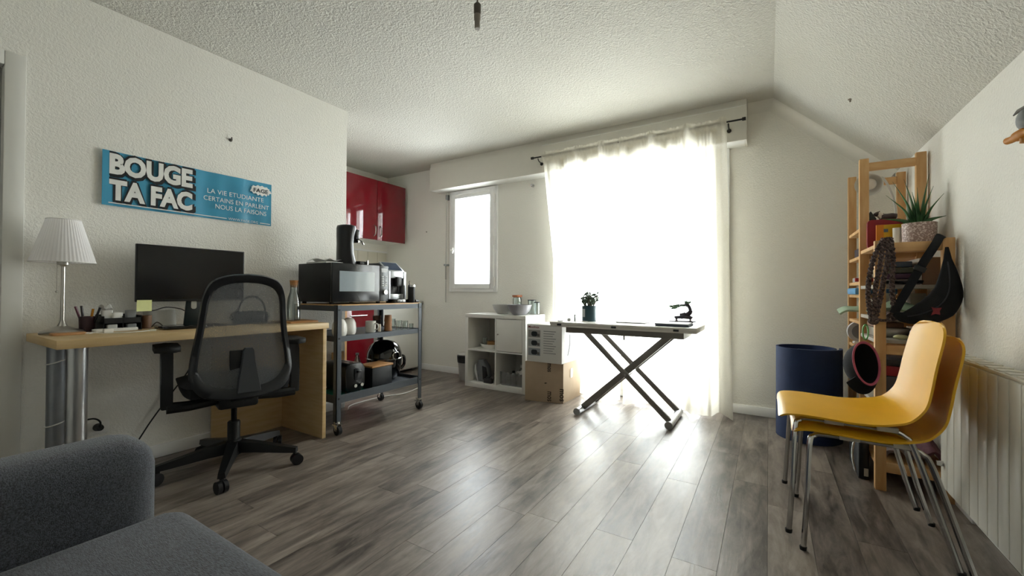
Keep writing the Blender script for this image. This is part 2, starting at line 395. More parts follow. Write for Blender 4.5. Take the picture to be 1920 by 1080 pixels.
# doorway, hall beyond
d1 = thing('door_1', 'open doorway with white wooden frame beside the desk', 'doorway', (LX, .0, 0), kind='structure')
g = G(); g.box(LX-.13, LX+.012, DY1-.03, DY1+.036, 0, DH+.036, .004); g.box(LX-.13, LX+.012, DY0-.036, DY0+.03, 0, DH+.036, .004); g.box(LX-.13, LX+.012, DY0+.03, DY1-.03, DH-.03, DH+.036, .004)
g.part('door_frame', mat('frame_gloss_white', '#d9d8d2', .35, var=.01), d1)
g = G(); g.box(LX-.09, LX-.05, DY1-.042, DY1-.03, 0, DH-.03); g.box(LX-.09, LX-.05, DY0+.03, DY0+.042, 0, DH-.03)
g.part('door_stop', mat('frame_grey', '#8f8f8a', .5), d1)
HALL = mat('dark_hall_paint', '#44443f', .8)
g = G(); g.box(-4.1, -4.0, RY, 1.2, 0, CZ); g.box(-4.0, LX-.12, 1.1, 1.2, 0, CZ); g.box(-4.0, LX-.12, RY-.12, RY, 0, CZ)
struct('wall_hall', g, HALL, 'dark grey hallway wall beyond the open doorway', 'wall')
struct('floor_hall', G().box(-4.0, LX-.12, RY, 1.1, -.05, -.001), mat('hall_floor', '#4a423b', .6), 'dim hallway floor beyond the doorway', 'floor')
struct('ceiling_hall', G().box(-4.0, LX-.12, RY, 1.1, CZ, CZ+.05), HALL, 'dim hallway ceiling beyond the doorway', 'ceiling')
d2 = thing('door_2', 'olive yellow cupboard door in the hallway beyond the doorway', 'door', (-3.9, .5, 0), kind='structure')
G().box(-3.99, -3.95, .1, .95, .01, 1.83, .004).part('leaf', mat('olive_yellow_door', '#8a7410', .5), d2)
g = G(); g.cyl((-3.94, .2, 1.0), (-3.94, .2, 1.14), .008); g.part('handle', NICKEL, d2)
# kitchen window
w1 = thing('window_1', 'small white casement window over the cube shelf', 'window', (-2.865, BY, WZ0), kind='structure')
FY0, FY1 = BY-.02, BY+.07
def frame(x0, x1, z0, z1, w, y0, y1, bev=.004):
    g = G(); g.box(x0, x0+w, y0, y1, z0, z1, bev); g.box(x1-w, x1, y0, y1, z0, z1, bev)
    g.box(x0+w, x1-w, y0, y1, z0, z0+w, bev); g.box(x0+w, x1-w, y0, y1, z1-w, z1, bev); return g
frame(-3.205, -2.53, .955, 2.128, .04, FY0, FY0+.055).part('outer_frame', PVC, w1)
sa = frame(-3.168, -2.567, .992, 2.091, .056, FY0-.012, FY0+.05).part('sash', PVC, w1)
G().box(-3.114, -2.621, FY0+.02, FY0+.03, 1.046, 2.037).part('pane', PANE, w1)
g = G(); g.box(-3.118, -2.617, FY0-.016, FY0-.010, 2.06, 2.078); g.part('vent_strip', WHITEP, w1)
g = G(); g.box(-3.152, -3.132, FY0-.03, FY0-.012, 1.40, 1.47, .004); g.tube([(-3.142, FY0-.03, 1.435), (-3.142, FY0-.055, 1.435), (-3.10, FY0-.055, 1.428)], [.008, .008, .007], 8)
g.part('handle', WHITEP, w1)
for z in (1.07, 1.52, 1.98):
    G().cyl((-2.558, FY0-.012, z-.05), (-2.558, FY0-.012, z+.05), .008, n=10).part('hinge', WHITEP, w1)
# balcony door
d3 = thing('door_3', 'white double leaf balcony door behind the sheer curtains', 'door', (-1.07, BY, 0), kind='structure')
frame(DX0, DX1, 0, DZ1, .05, BY+.02, BY+.08).part('outer_frame', PVC, d3)
mx = -1.105
G().box(DX1, -.27, BY-.03, BY, 0, 2.13, .004).part('side_casing', PVC, d3)
for a, b in ((DX0+.05, mx), (mx, DX1-.05)):
    lf = frame(a, b, .05, DZ1-.05, .065, BY+.015, BY+.065).part('leaf', PVC, d3)
    G().box(a+.06, b-.06, BY+.036, BY+.044, .11, DZ1-.11).part('pane', PANE, lf)
g = G(); g.box(mx-.035, mx-.01, BY-.002, BY+.015, .95, 1.1, .003); g.tube([(mx-.022, BY, 1.05), (mx-.022, BY-.03, 1.05), (mx-.022, BY-.03, .94)], .008); g.part('handle', NICKEL, d3)
# ------------------------------------------------------------------ sheer curtains and rod
VOILE = sheer('ivory_voile', '#f3efe2', .30, .62)
RZ = 2.262
rod = thing('curtain_rod', 'thin dark metal curtain rod on the shutter casing', 'curtain rod', (-1.06, 3.54, RZ))
G().cyl((-1.955, 3.54, RZ), (-.165, 3.54, RZ), .0065, n=12).part('pole', mat('dark_metal', '#3a3836', .4, .7), rod)
for x in (-1.962, -.158):
    G().cyl((x-.012, 3.54, RZ), (x+.012, 3.54, RZ), .013, n=12).part('finial', MATS['dark_metal'], rod)
for x in (-1.90, -.262):
    g = G(); g.tube([(x, 3.54, RZ-.012), (x, 3.55, RZ-.03), (x, SY, RZ-.045)], .005); g.cyl((x, SY, RZ-.045), (x, SY-.006, RZ-.045), .016); g.part('bracket', MATS['dark_metal'], rod)
def curtain(x0t, x1t, x0b, x1b, seed, label):
    rn = random.Random(seed)
    k = [(rn.uniform(5, 8), rn.uniform(0, 6)), (rn.uniform(12, 15), rn.uniform(0, 6)), (rn.uniform(22, 27), rn.uniform(0, 6))]
    def fn(u, v):
        t = 1-(1-v)**1.6                               # 0 floor .. 1 top, rows closer near the rod
        z = .012+(RZ+.045-.012)*t
        x = (x0b+(x1b-x0b)*u)*(1-t)+(x0t+(x1t-x0t)*u)*t
        amp = (.017+.026*(1-t)**.8)*(1+.5*u if seed == 8 else 1)
        w = sum(math.sin(a*u*6.28/ (1.0 if i < 1 else 1.0)*.5+p+1.2*(1-t)*(i-1)) * q for i, ((a, p), q) in enumerate(zip(k, (1, .7, .3))))
        x += .012*math.cos(k[0][0]*u*3.14+k[0][1])*(1-t)
        y = 3.56+w*amp*.8
        if seed == 3: y = y+(3.715-y)*min(1, 1.6*(1-t))*math.exp(-(u/.45)**2)
        pinch = math.exp(-((z-RZ)/.028)**2)
        y += .006*math.sin(u*150+3*math.sin(u*23))*max(0, (t-.8)/.2)
        y = y*(1-pinch)+pinch*(3.528+.003*math.sin(u*150))
        if t < .04: y -= .03*(1-t/.04)*(.5+.5*math.sin(9*u+seed)); z = .012+.01*math.sin(14*u+seed)**2+z-.012
        return (x, y, z)
    G().sheet(fn, 130, 64).solo('sheer_curtain', VOILE, label, 'curtain', 'sheer curtains over the balcony door', ((x0b+x1b)/2, 3.54, 0), sharp=180, fix=False)
curtain(-1.862, -1.112, -1.70, -1.095, 3, 'sheer ivory curtain hanging nearest the cardboard boxes')
curtain(-1.108, -.275, -1.06, -.225, 8, 'sheer ivory curtain hanging nearest the blue rolled mat')
# ------------------------------------------------------------------ lift table
TB = mat('white_table_laminate', '#d4d2cd', .35, var=.01); TG = mat('grey_table_metal', '#85827d', .42, .55, var=.03)
tb = thing('lift_table', 'white folding lift table on crossed grey metal legs', 'table', (-.96, 3.3, 0))
G().box(-1.515, -.412, 3.04, 3.47, .700, .719, .002).part('top_leaf', TB, tb)
G().box(-1.512, -.415, 3.043, 3.47, .680, .6985, .002).part('lower_leaf', TB, tb)
for x in (-1.43, -.985, -.545): G().box(x-.018, x+.018, 3.034, 3.041, .691, .706, .001).part('hinge', DGREY, tb)
g = G(); g.box(-1.40, -.505, 3.10, 3.13, .632, .679, .003); g.box(-1.40, -.505, 3.43, 3.46, .632, .679, .003); g.box(-1.40, -1.37, 3.13, 3.43, .632, .679); g.box(-.535, -.505, 3.13, 3.43, .632, .679)
g.cyl((-.93, 3.12, .60), (-.93, 3.12, .632), .006); g.part('under_frame', TG, tb)
def bar(x0, z0, x1, z1, y, h=.019, t=.012):
    d = Vector((x1-x0, 0, z1-z0)); L_ = d.length; d.normalize(); n = Vector((-d.z, 0, d.x))
    return G().obox(((x0+x1)/2, y, (z0+z1)/2), L_/2, t, h, (d, Vector((0, 1, 0)), n), .002)
for y in (3.115, 3.425): bar(-1.235, .645, -.60, .045, y).part('leg', TG, tb)
for y in (3.145, 3.395): bar(-.61, .645, -1.265, .04, y, .024).part('leg', TG, tb)
G().cyl((-.915, 3.10, .342), (-.915, 3.44, .342), .009).part('pivot', CHROME, tb)
for x, y0, y1 in ((-1.275, 3.03, 3.46), (-.597, 3.06, 3.48)):
    ft = G().cyl((x, y0+.012, .0275), (x, y1-.012, .0275), .0265, n=20).part('foot_tube', ALU, tb)
    for y in (y0, y1-.014): G().cyl((x, y, .0275), (x, y+.014, .0275), .0272, n=20).part('end_cap', GREYP, ft)
# ------------------------------------------------------------------ cube shelf
KA = mat('white_shelf_foil', '#e2e1dc', .4, var=.01)
k0, k1, ky0, ky1, kz = -2.64, -1.93, 3.37, 3.76, .733
ks = thing('cube_shelf', 'white two by two cube shelf under the small window', 'shelf', (-2.285, 3.56, 0))
t = .036
G().box(k0, k1, ky0, ky1, kz-t, kz, .001).part('top', KA, ks); G().box(k0+t, k1-t, ky0, ky1, 0, t+.01, .001).part('bottom', KA, ks)
G().box(k0, k0+t, ky0, ky1, 0, kz-t, .001).part('side', KA, ks); G().box(k1-t, k1, ky0, ky1, 0, kz-t, .001).part('side', KA, ks)
G().box(-2.277, -2.263, ky0+.003, ky1, t+.01, kz-t).part('upright', KA, ks)
G().box(k0+t, -2.277, ky0+.003, ky1, .365, .379).part('shelf_board', KA, ks); G().box(-2.263, k1-t, ky0+.003, ky1, .365, .379).part('shelf_board', KA, ks)
G().box(k0+t, k1-t, ky1-.008, ky1-.002, t, kz-t).part('back_panel', mat('white_backing', '#b9b8b2', .6, var=.01), ks)
dr = G().box(-2.259, k1-t-.004, ky0+.001, ky0+.017, .384, kz-t-.005, .001).part('door', KA, ks)
G().lathe([(.003, 0), (.003, .008), (.007, .012), (.007, .016), (0, .018)]).part('knob', NICKEL, dr, local=True).matrix_local = Matrix.Translation((-2.235+2.285, ky0-3.56, .545)) @ Matrix.Rotation(PI/2, 4, 'X')
# ------------------------------------------------------------------ desk
dk = thing('desk', 'birch veneer desk with silver legs along the left wall', 'desk', (-2.71, 1.08, 0))
G().box(-2.97, -2.45, .465, 1.69, .713, .75, .002).part('desktop', BIRCH, dk)
G().box(-2.955, -2.46, 1.655, 1.68, .0, .713, .001).part('end_panel', BIRCH, dk)
G().box(-2.945, -2.925, 1.22, 1.655, .0, .713, .001).part('back_panel', BIRCH, dk)
for x in (-2.545, -2.86):
    lg = G().lathe([(.035, 0), (.035, .012), (.034, .012), (.034, .70), (.036, .70), (.036, .713)], (x, .545, 0), 24).part('leg', ALU if x > -2.7 else mat('grey_leg', '#8d9196', .45, .6), dk)
    if x < -2.7:
        for z in (.22, .33, .62):
            G().tube([(x+.0365*math.cos(a), .545+.0365*math.sin(a), z+.012*math.sin(a)) for a in [2*PI*i/20 for i in range(20)]], .0028, 6, closed=True).part('cable_tie', WHITEP, lg)
# ------------------------------------------------------------------ kitchen trolley
TX0, TX1, TY0, TY1 = -2.925, -2.43, 1.735, 2.525
tr = thing('kitchen_trolley', 'graphite steel three tier trolley with oak top on casters', 'trolley', (-2.68, 2.13, 0))
for x, y in ((TX0, TY0), (TX0, TY1-.035), (TX1-.035, TY0), (TX1-.035, TY1-.035)):
    ox = x if x < -2.7 else x+.031; oy = y if y < 2 else y+.031
    g = G(); g.box(ox, ox+.004, y, y+.035, .085, .862); g.box(x, x+.035, oy, oy+.004, .085, .862)
    ps = g.part('post', STEEL, tr)
    for z in (.83, .64, .24):
        g = G(); xx = TX1 if x > -2.7 else x; g.cyl((xx-.002, y+.018, z), (xx+.003, y+.018, z), .006, n=8); g.part('bolt', BLACK, ps)
    cx, cy = x+.0175, y+.0175
    g = G(); g.cyl((cx, cy, .075), (cx, cy, .09), .02); g.box(cx-.004, cx+.024, cy-.017, cy-.013, .028, .078, .001); g.box(cx-.004, cx+.024, cy+.013, cy+.017, .028, .078, .001); g.box(cx-.004, cx+.024, cy-.017, cy+.017, .072, .078); g.box(cx-.035, cx-.005, cy-.01, cy+.01, .06, .066)
    ca = g.part('caster_fork', CHROME, tr)
    g = G(); g.cyl((cx+.012, cy-.012, .031), (cx+.012, cy+.012, .031), .031, n=24); w = g.part('caster_wheel', RUBBER, ca)
def tier(z0, z1, name, m):
    g = G(); i = .005
    g.box(TX0+i, TX1-i, TY0+i, TY0+i+.003, z0, z1); g.box(TX0+i, TX1-i, TY1-i-.003, TY1-i, z0, z1); g.box(TX1-i-.003, TX1-i, TY0+i, TY1-i, z0, z1); g.box(TX0+i, TX0+i+.003, TY0+i, TY1-i, z0, z1)
    return g.part(name, m, tr)
tier(.822, .858, 'top_rail', STEEL); tier(.618, .655, 'middle_rim', STEEL); tier(.208, .262, 'bottom_rim', STEEL)
G().box(TX0+.008, TX1-.008, TY0+.008, TY1-.008, .642, .648).part('middle_tray', STEEL, tr)
G().box(TX0+.008, TX1-.008, TY0+.008, TY1-.008, .232, .238).part('bottom_tray', STEEL, tr)
G().box(TX0+.009, TX1-.009, TY0+.009, TY1-.009, .845, .866, .002).part('oak_board', OAKTOP, tr)
# ------------------------------------------------------------------ sofa
so = thing('sofa', 'charcoal woven fabric sofa in the corner by the doorway', 'sofa', (-.6, 0, 0))
def cushion(x0, x1, y0, y1, z0, z1, r, seg=4): return G().box(x0, x1, y0, y1, z0, z1, r, seg)
cushion(-1.275, .16, -.34, .472, .27, .425, .055, 5).part('seat_cushion', SOFA, so, sharp=80)
cushion(-1.28, .17, -.40, .40, .10, .275, .02).part('base', SOFA, so, sharp=80)
cushion(-1.30, .18, -.50, -.30, .28, .82, .07, 5).part('back_cushion', SOFA, so, sharp=80)
for x0, x1 in ((-1.465, -1.272), (.162, .355)):
    g = G(); P = rrect(-.5, .428, .09, .60, .075, 7); g.box(x0, x1, -.5, .428, .09, .596, .068, 6); g.part('armrest', SOFA, so, sharp=80)
for x, y in ((-1.4, .33), (-1.4, -.4), (.28, .33), (.28, -.4)): G().lathe([(.014, 0), (.02, .1)], (x, y, 0), 12).part('leg', BLACK, so)
# ------------------------------------------------------------------ radiator
ra = thing('radiator', 'white panel radiator of flat vertical columns on the right wall', 'radiator', (.66, 1.5, .17))
RAD = mat('radiator_cream', '#d8d5ca', .35, var=.01)
RY0, RY1, n = .92, 2.475, 21; dw = (RY1-RY0)/n
col = None
for i in range(n):
    if col is None: col = G().box(.622, .645, 0, dw-.003, .148, .70, .006).part('column', RAD, ra, local=True); c = col
    else: c = col.copy(); COL.objects.link(c); c.parent = ra
    c.location = (-.66, RY0+i*dw-1.5, -.17)
G().box(.645, .70, RY0+.005, RY1-.005, .18, .695).part('core', mat('radiator_core', '#a7a49b', .5), ra)
g = G(); g.box(.626, .70, RY0, RY1, .70, .712, .003)
for i in range(n): g.box(.632, .69, RY0+i*dw+.012, RY0+i*dw+.05, .712, .716)
g.part('top_grille', RAD, ra)
for y in (1.1, 2.3): G().box(.70, RX-.001, y-.02, y+.02, .45, .6).part('wall_bracket', RAD, ra)
G().cyl((.60, 2.44, .25), (.645, 2.44, .25), .011).part('valve_cap', CHROME, ra)
# ------------------------------------------------------------------ stacked yellow chairs (front towards -X)
def yellow_chair(label):
    t = thing('stacking_chair', label, 'chair', (.342, 2.15, 0), group='stacked yellow chairs')
    prof = [(-.262, .438), (-.257, .450), (-.238, .460), (-.18, .464), (-.08, .459), (.02, .453), (.085, .453), (.142, .464), (.178, .508), (.194, .575), (.210, .67), (.228, .76), (.238, .803)]
    P = spline([(a, 0, b) for a, b in prof], 4); n = len(P)-1
    def fn(u, v):
        k = v*n; i = min(int(k), n-1); q = P[i].lerp(P[i+1], k-i)
        s = v
        hw = .222-.035*max(0, (s-.5)/.5)
        if s < .13: hw -= .085*(1-math.sqrt(max(0, 1-(1-s/.13)**2)))
        if s > .88: hw -= .10*(1-math.sqrt(max(0, 1-((s-.88)/.12)**2)))
        w = (u-.5)*2
        e = abs(w)**2.6
        seat = max(0, min(1, (.62-s)/.25)); back = max(0, min(1, (s-.5)/.3))
        lift = -.019*e*seat
        mid = math.exp(-((s-.56)/.16)**2)
        return (q.x-.02*e*back-.018*e*mid, w*hw, q.z+lift+.008*e*mid)
    G().sheet(fn, 20, 72, .007).part('seat_shell', YEL, t, local=True, sharp=70)
    r = .0095
    for s in (-1, 1):
        y0, y1 = s*.19, s*.235
        rail = spline([(-.232, y1*1.02, 0), (-.222, y1, .16), (-.21, y0*1.06, .385), (-.195, y0, .418), (-.16, y0, .428), (0, y0, .426), (.07, y0, .424), (.105, y0*1.02, .412), (.13, y0*1.06, .37), (.19, y1*1.0, .15), (.232, y1*1.02, 0)], 5)
        fr = G().tube(rail, r, 10).part('leg_frame', CHROME, t, local=True)
        for x in (-.232, .232): G().lathe([(.0, 0), (.011, 0), (.012, .012), (.0105, .014)], (x, y1*1.02, 0), 10).part('glide', RUBBER, fr, local=True)
        for x in (-.09, .06): G().box(x-.03, x+.03, y0-.012, y0+.012, .420, .438, .003).part('clip', mat('clear_clip', '#b5b1a4', .35), fr, local=True)
    for x, z in ((-.12, .427), (.06, .425)): G().cyl((x, -.19, z), (x, .19, z), .007, n=8).part('cross_bar', CHROME, t, local=True)
    return t
yc = yellow_chair('yellow plastic chair with chrome legs, lower of the stacked two')
dup(yc, (.297, 2.15, .052), 'yellow plastic chair with chrome legs, upper of the stacked two')
# ------------------------------------------------------------------ office chair
oc = thing('office_chair', 'black mesh back office chair on wheels pulled up to the desk', 'office chair', (-2.475, 1.137, 0), math.radians(-15))
for i in range(5):
    a = math.radians(-33+15+72*i); ca, sa_ = math.cos(a), math.sin(a)
    ax = ((ca, sa_, 0), (-sa_, ca, 0), (0, 0, 1))
    def sec(d, w, zt, zb): return [Vector((ca*d-sa_*q, sa_*d+ca*q, z)) for q, z in ((-w, zb), (w, zb), (w*.8, zt), (-w*.8, zt))]
    g = G(); g.rings([sec(.02, .032, .145, .085), sec(.12, .026, .132, .082), sec(.27, .020, .104, .070), sec(.325, .017, .093, .067)])
    g.cyl((ca*.315, sa_*.315, .05), (ca*.315, sa_*.315, .085), .01, n=8)
    b = g.part('base_arm', BLACK, oc, local=True)
    g = G(); cx, cy = ca*.325, sa_*.325; hx, hy = math.cos(a+.6), math.sin(a+.6)
    for s in (-.013, .013): g.cyl((cx-hy*(s-.009), cy+hx*(s-.009), .029), (cx-hy*(s+.009), cy+hx*(s+.009), .029), .029, n=20)
    g.box(cx-.008, cx+.008, cy-.008, cy+.008, .03, .062, .002)
    g.part('caster', mat('caster_black', '#1c1c1e', .35), b, local=True)
G().lathe([(.036, .07), (.036, .15), (.03, .155), (.03, .245), (.026, .25)], n=20).part('column_sleeve', BLACK, oc, local=True)
G().cyl((0, 0, .24), (0, 0, .37), .014).part('gas_lift', mat('gas_black', '#0d0d0e', .25, .6), oc, local=True)
g = G(); g.box(-.10, .13, -.09, .09, .345, .405, .014); g.prism([(-.1, .40), (.20, .40), (.245, .435), (.235, .455), (.10, .42), (-.1, .42)], -.05, .05, 'y', .006); g.cyl((.03, -.2, .375), (.03, -.08, .375), .008); g.part('mechanism', BLACK, oc, local=True)
def seat(u, v):
    x = -.25+.47*u; w = (v-.5)*2; hw = .235*(1-.12*(2*u-1)**4)
    return (x, w*hw, .462+.02*(1-w**4)*(1-(2*u-1)**6)-.03*(max(0, .18-u)/.18)**2)
g = G(); g.sheet(seat, 16, 14, .05); g.part('seat', mat('black_fabric', '#101112', .95, var=.1, bump=.3, bscale=400), oc, local=True, sharp=70)
# backrest: outline in (y, z), surface leaning in x
def bx(y, z): 
    k = (z-.42)/.62
    return .262+.03*math.sin(max(0, min(1, k))*PI)*-1+.075*max(0, k-.35)**1.3+.0-.32*y*y
half = [(0, .418), (.10, .424), (.180, .456), (.220, .53), (.219, .61), (.199, .74), (.186, .85), (.176, .93), (.146, 1.0), (.08, 1.032), (0, 1.04)]
hp = spline([Vector((a, b, 0)) for a, b in half], 5)
loop = [(p.x, p.y) for p in hp]+[(-p.x, p.y) for p in hp[-2:0:-1]]
def shrink(k, dz=0): return [(y*(1-k/.2), .73+(z-.73)*(1-k/.31)) for y, z in loop]
def ringpts(k, dx): return [Vector((bx(y, z)+dx, y, z)) for y, z in shrink(k)]
FR = mat('frame_charcoal', '#1f2124', .38, var=.03)
kk = lambda i: None
g = G(); th = []
def insets(y, z): return .016+.012*max(0, (.56-z)/.14)+.006*max(0, (z-.95)/.09)
def rim(f, dx): return [Vector((bx(y*(1-f*insets(y, z)/.2), .73+(z-.73)*(1-f*insets(y, z)/.31))+dx, y*(1-f*insets(y, z)/.2), .73+(z-.73)*(1-f*insets(y, z)/.31))) for y, z in loop]
g.rings([rim(0, 0), rim(.3, .016), rim(1.4, .018), rim(2.0, .002), rim(1.6, -.016), rim(.5, -.014)], closed=True)
bk = g.part('back_frame', FR, oc, local=True, sharp=60)
MESH = sheer('dark_mesh', '#7a7d80', .33, .3)
NV, NU = 34, 24
def mfn(u, v):
    i = 0; z = .442+(1.008-.442)*v
    # half width at this height from the outline
    zz = .73+(z-.73)/(1-.024/.31); hw = .19
    for a, b in zip(hp, hp[1:]):
        if a.y <= zz <= b.y: hw = a.x+(b.x-a.x)*((zz-a.y)/max(b.y-a.y, 1e-6)); break
    hw = hw*(1-.024/.2)*(1-.05*(v > .97)); y = (u-.5)*2*hw
    return (bx(y, z)+.003, y, z)
G().sheet(mfn, NU, NV).part('back_mesh', MESH, oc, local=True, sharp=180)
lum = [(-.055, .455), (.055, .455), (.045, .52), (.03, .60), (.024, .66), (.015, .672), (-.015, .672), (-.024, .66), (-.03, .60), (-.045, .52)]
g = G(); n = len(lum)
A = [Vector((bx(y, z)+.012, y+.015, z)) for y, z in lum]; B = [Vector((bx(y, z)+.034, y*.9+.015, z)) for y, z in lum]; Cc = [Vector((bx(y, z)+.012, y*.6+.015, z)) for y, z in lum]
g.rings([A, B]); g.part('spine_support', mat('spine_grey', '#383b3f', .5, var=.03), oc, local=True)
g = G(); g.box(.236, .244, -.062, -.005, .55, .66, .003); g.part('lumbar_pad', BLACK, oc, local=True)
for s in (-1, 1):
    y = s*.287
    g = G(); g.prism([(.03, .375), (.065, .375), (.06, .50), (.045, .62), (.05, .66), (-.03, .66), (-.02, .62), (.0, .48)], y-.024, y+.024, 'y', .008)
    g.tube([(.045, s*.09, .385), (.045, s*.20, .375), (.045, y, .378)], [.026, .026, .028], 10, flat=1)
    am = g.part('armrest_post', BLACK, oc, local=True)
    g = G(); g.prism([(x, q+y) for x, q in rrect(-.13, .125, -.05, .05, .045, 6)], .655, .683, 'z', .011); g.part('arm_pad', RUBBER, am, local=True)
# ------------------------------------------------------------------ banner on the left wall
def C(h, r=.5, **k): return mat('c'+h[1:]+'_%d' % int(r*100), h, r, **k)
EY, EZ = (0, 1, 0), (0, 0, 1)
bn = thing('banner', 'blue banner printed BOUGE TA FAC taped to the left wall', 'banner', (LX, 1.153, 1.4))
def bsh(u, v):
    y = .716+.874*u; z = 1.404+.29*v+.006*u
    return (LX+.007+.003*math.sin(u*19)+.010*max(0, .06-u)/.06+.002*math.sin(u*43), y, z)
G().sheet(bsh, 48, 6, .0015).part('sheet', C('#3f93b5', .3, var=.02), bn)
bxo = LX+.0165
def let(txt, y0, y1, z0, z1, m, off=0, dx=0, name='lettering'):
    G().text(txt, y1-y0, z1-z0, (bxo+dx, y0, z0), EY, EZ, off).part(name, m, bn, fix=False)
INK = C('#15181c', .5); WH = C('#e6e6e2', .4)
for txt, y0, y1, z0, z1 in (('BOUGE', .744, 1.117, 1.572, 1.684), ('TA FAC', .744, 1.117, 1.434, 1.546)):
    let(txt, y0-.011, y1+.011, z0-.011, z1+.011, INK, .075, -.001, 'letter_outline')
    let(txt, y0+.002, y1+.018, z0-.017, z1+.004, INK, .055, -.0012, 'letter_shadow')
    let(txt, y0, y1, z0, z1, WH, .05)
for txt, y0, y1, z0, z1 in (('LA VIE ETUDIANTE', 1.195, 1.532, 1.564, 1.592), ('CERTAINS EN PARLENT', 1.175, 1.568, 1.517, 1.545), ('NOUS LA FAISONS', 1.24, 1.551, 1.473, 1.502), ('WWW.FAGE.ORG', 1.314, 1.497, 1.412, 1.428)):
    let(txt, y0, y1, z0, z1, WH)
for a, b in ((.742, 1.305), (1.51, 1.578)): G().box(bxo-.001, bxo, a, b, 1.417, 1.422).part('printed_line', WH, bn)
spl = [(1.515+(.066+.007*math.sin(i*5.3)+.006*(i % 2))*math.cos(2*PI*i/30), 1.642+(.030+.005*math.sin(i*3.1)+.005*(i % 2))*math.sin(2*PI*i/30)) for i in range(30)]
G().prism(spl, bxo-.002, bxo-.001, 'x').part('logo_splash', WH, bn); let('FAGE', 1.466, 1.562, 1.626, 1.654, C('#3c4247', .5), .03)
# hook, socket and cables
g = G(); g.cyl((LX, 1.328, 1.935), (LX+.02, 1.328, 1.935), .005, n=8); g.cyl((LX+.018, 1.328, 1.935), (LX+.018, 1.328, 1.95), .004, n=8); g.cyl((LX, 1.328, 1.935), (LX+.003, 1.328, 1.935), .011, n=10)
g.solo('wall_hook', C('#55504a', .5), 'small dark screw hook in the wall above the blue banner', 'hook', loc=(LX, 1.328, 1.935))
sk = thing('wall_socket', 'white wall socket under the desk beside the silver leg', 'socket', (LX, .71, .21))
G().box(LX, LX+.012, .655, .76, .205, .27, .004).part('face_plate', WHITEP, sk); G().cyl((LX+.012, .715, .243), (LX+.014, .715, .243), .02, n=20).part('outlet_rim', GREYP, sk)
pg = thing('power_plug', 'black plug with a curved cable in the wall socket', 'plug', (LX+.014, .715, .24))
G().cyl((LX+.015, .715, .243), (LX+.052, .715, .246), .02, .015, n=14).part('plug_body', BLACK, pg)
G().tube(spline([(LX+.05, .715, .25), (LX+.06, .712, .28), (LX+.058, .69, .30), (LX+.05, .655, .298), (LX+.04, .61, .278), (LX+.03, .57, .25), (LX+.02, .52, .16), (LX+.02, .50, .02)], 6), .004, 6).part('plug_cable', BLACK, pg)
G().tube(spline([(-2.90, 1.16, .70), (-2.90, 1.13, .60), (-2.92, 1.09, .48), (-2.945, 1.02, .36), (-2.955, .93, .22), (-2.955, .86, .10), (-2.95, .8, .006), (-2.9, .74, .006)], 6), .004, 6).solo('power_cable', BLACK, 'thin black cable running down the wall behind the office chair', 'cable', loc=(-2.95, .95, 0))
# ------------------------------------------------------------------ things on the desk
DZ = .7505
lp = thing('table_lamp', 'brushed nickel table lamp with white pleated shade on the desk', 'lamp', (-2.83, .555, DZ))
L0 = (-2.83, .555, DZ)
G().lathe([(0, 0), (.075, 0), (.077, .006), (.07, .014), (.04, .024), (.018, .036), (.012, .05), (0.009, .06)], L0, 32).part('base', NICKEL, lp)
G().lathe([(.0075, .05), (.0075, .315), (.01, .318), (.012, .322), (.022, .324), (.022, .345), (.012, .347)], L0, 20).part('stem', NICKEL, lp)
def shade(u, v):
    a = 2*PI*u; r = (.110+(.058-.110)*v)*(1+.012*math.cos(a*48)); return (L0[0]+r*math.cos(a), L0[1]+r*math.sin(a), DZ+.335+.20*v)
sh = G().sheet(shade, 192, 6).part('lamp_shade', sheer('pleated_white', '#f6f4f4', .02, .35), lp, sharp=180)
for z, r in ((.335, .110), (.535, .058)): G().tube([(L0[0]+r*math.cos(a), L0[1]+r*math.sin(a), DZ+z) for a in [2*PI*i/40 for i in range(40)]], .0022, 6, closed=True).part('shade_hem', C('#e8e6e3', .6), sh)
G().lathe([(.012, .345), (.03, .38), (.034, .41), (.02, .44), (0, .45)], L0, 16).part('bulb', C('#e9e7df', .3), lp)
G().tube([(L0[0]+.02, L0[1]-.024, DZ+.335), (L0[0]+.02, L0[1]-.024, DZ+.20)], .0012, 5).part('pull_cord', NICKEL, lp)
G().ell((L0[0]+.02, L0[1]-.024, DZ+.197), .005, .005, .005, 8, 6).part('pull_bead', NICKEL, lp)
G().tube(spline([(L0[0]-.06, .585, DZ+.012), (-2.92, .60, DZ+.006), (-2.95, .63, DZ+.004), (-2.955, .8, DZ+.004)], 5), .003, 6).part('lamp_cable', BLACK, lp)
mo = thing('monitor', 'black widescreen monitor standing on the desk, switched off', 'monitor', (-2.83, 1.08, DZ))
G().box(-2.818, -2.80, .811, 1.336, .895, 1.20, .003).part('housing', BLACK, mo)
G().box(-2.801, -2.7992, .817, 1.330, .908, 1.195).part('screen', C('#0b0b0c', .22), mo)
g = G(); g.prism([(1.03, DZ+.006), (1.13, DZ+.006), (1.115, .93), (1.045, .93)], -2.835, -2.82, 'x', .003); g.part('stand_neck', C('#101c1d', .35), mo)
G().prism(rrect(1.063, 1.090, .85, .90, .012, 5), -2.8195, -2.8185, 'x').part('cable_slot', C('#a8a69c', .6), mo)
G().prism([(a-2.83, b+1.08) for a, b in rrect(-.09, .09, -.13, .13, .03)], DZ, DZ+.007, 'z', .002).part('stand_foot', BLACK, mo)
G().sheet(lambda u, v: (-2.7975+.012*(1-v)**2, .812+.062*u+.004*v, .846+.058*v), 4, 6, .0004).solo('sticky_note', C('#dfe3a2', .7), 'pale yellow sticky note on the lower corner of the monitor', 'note', loc=(-2.797, .84, .846))
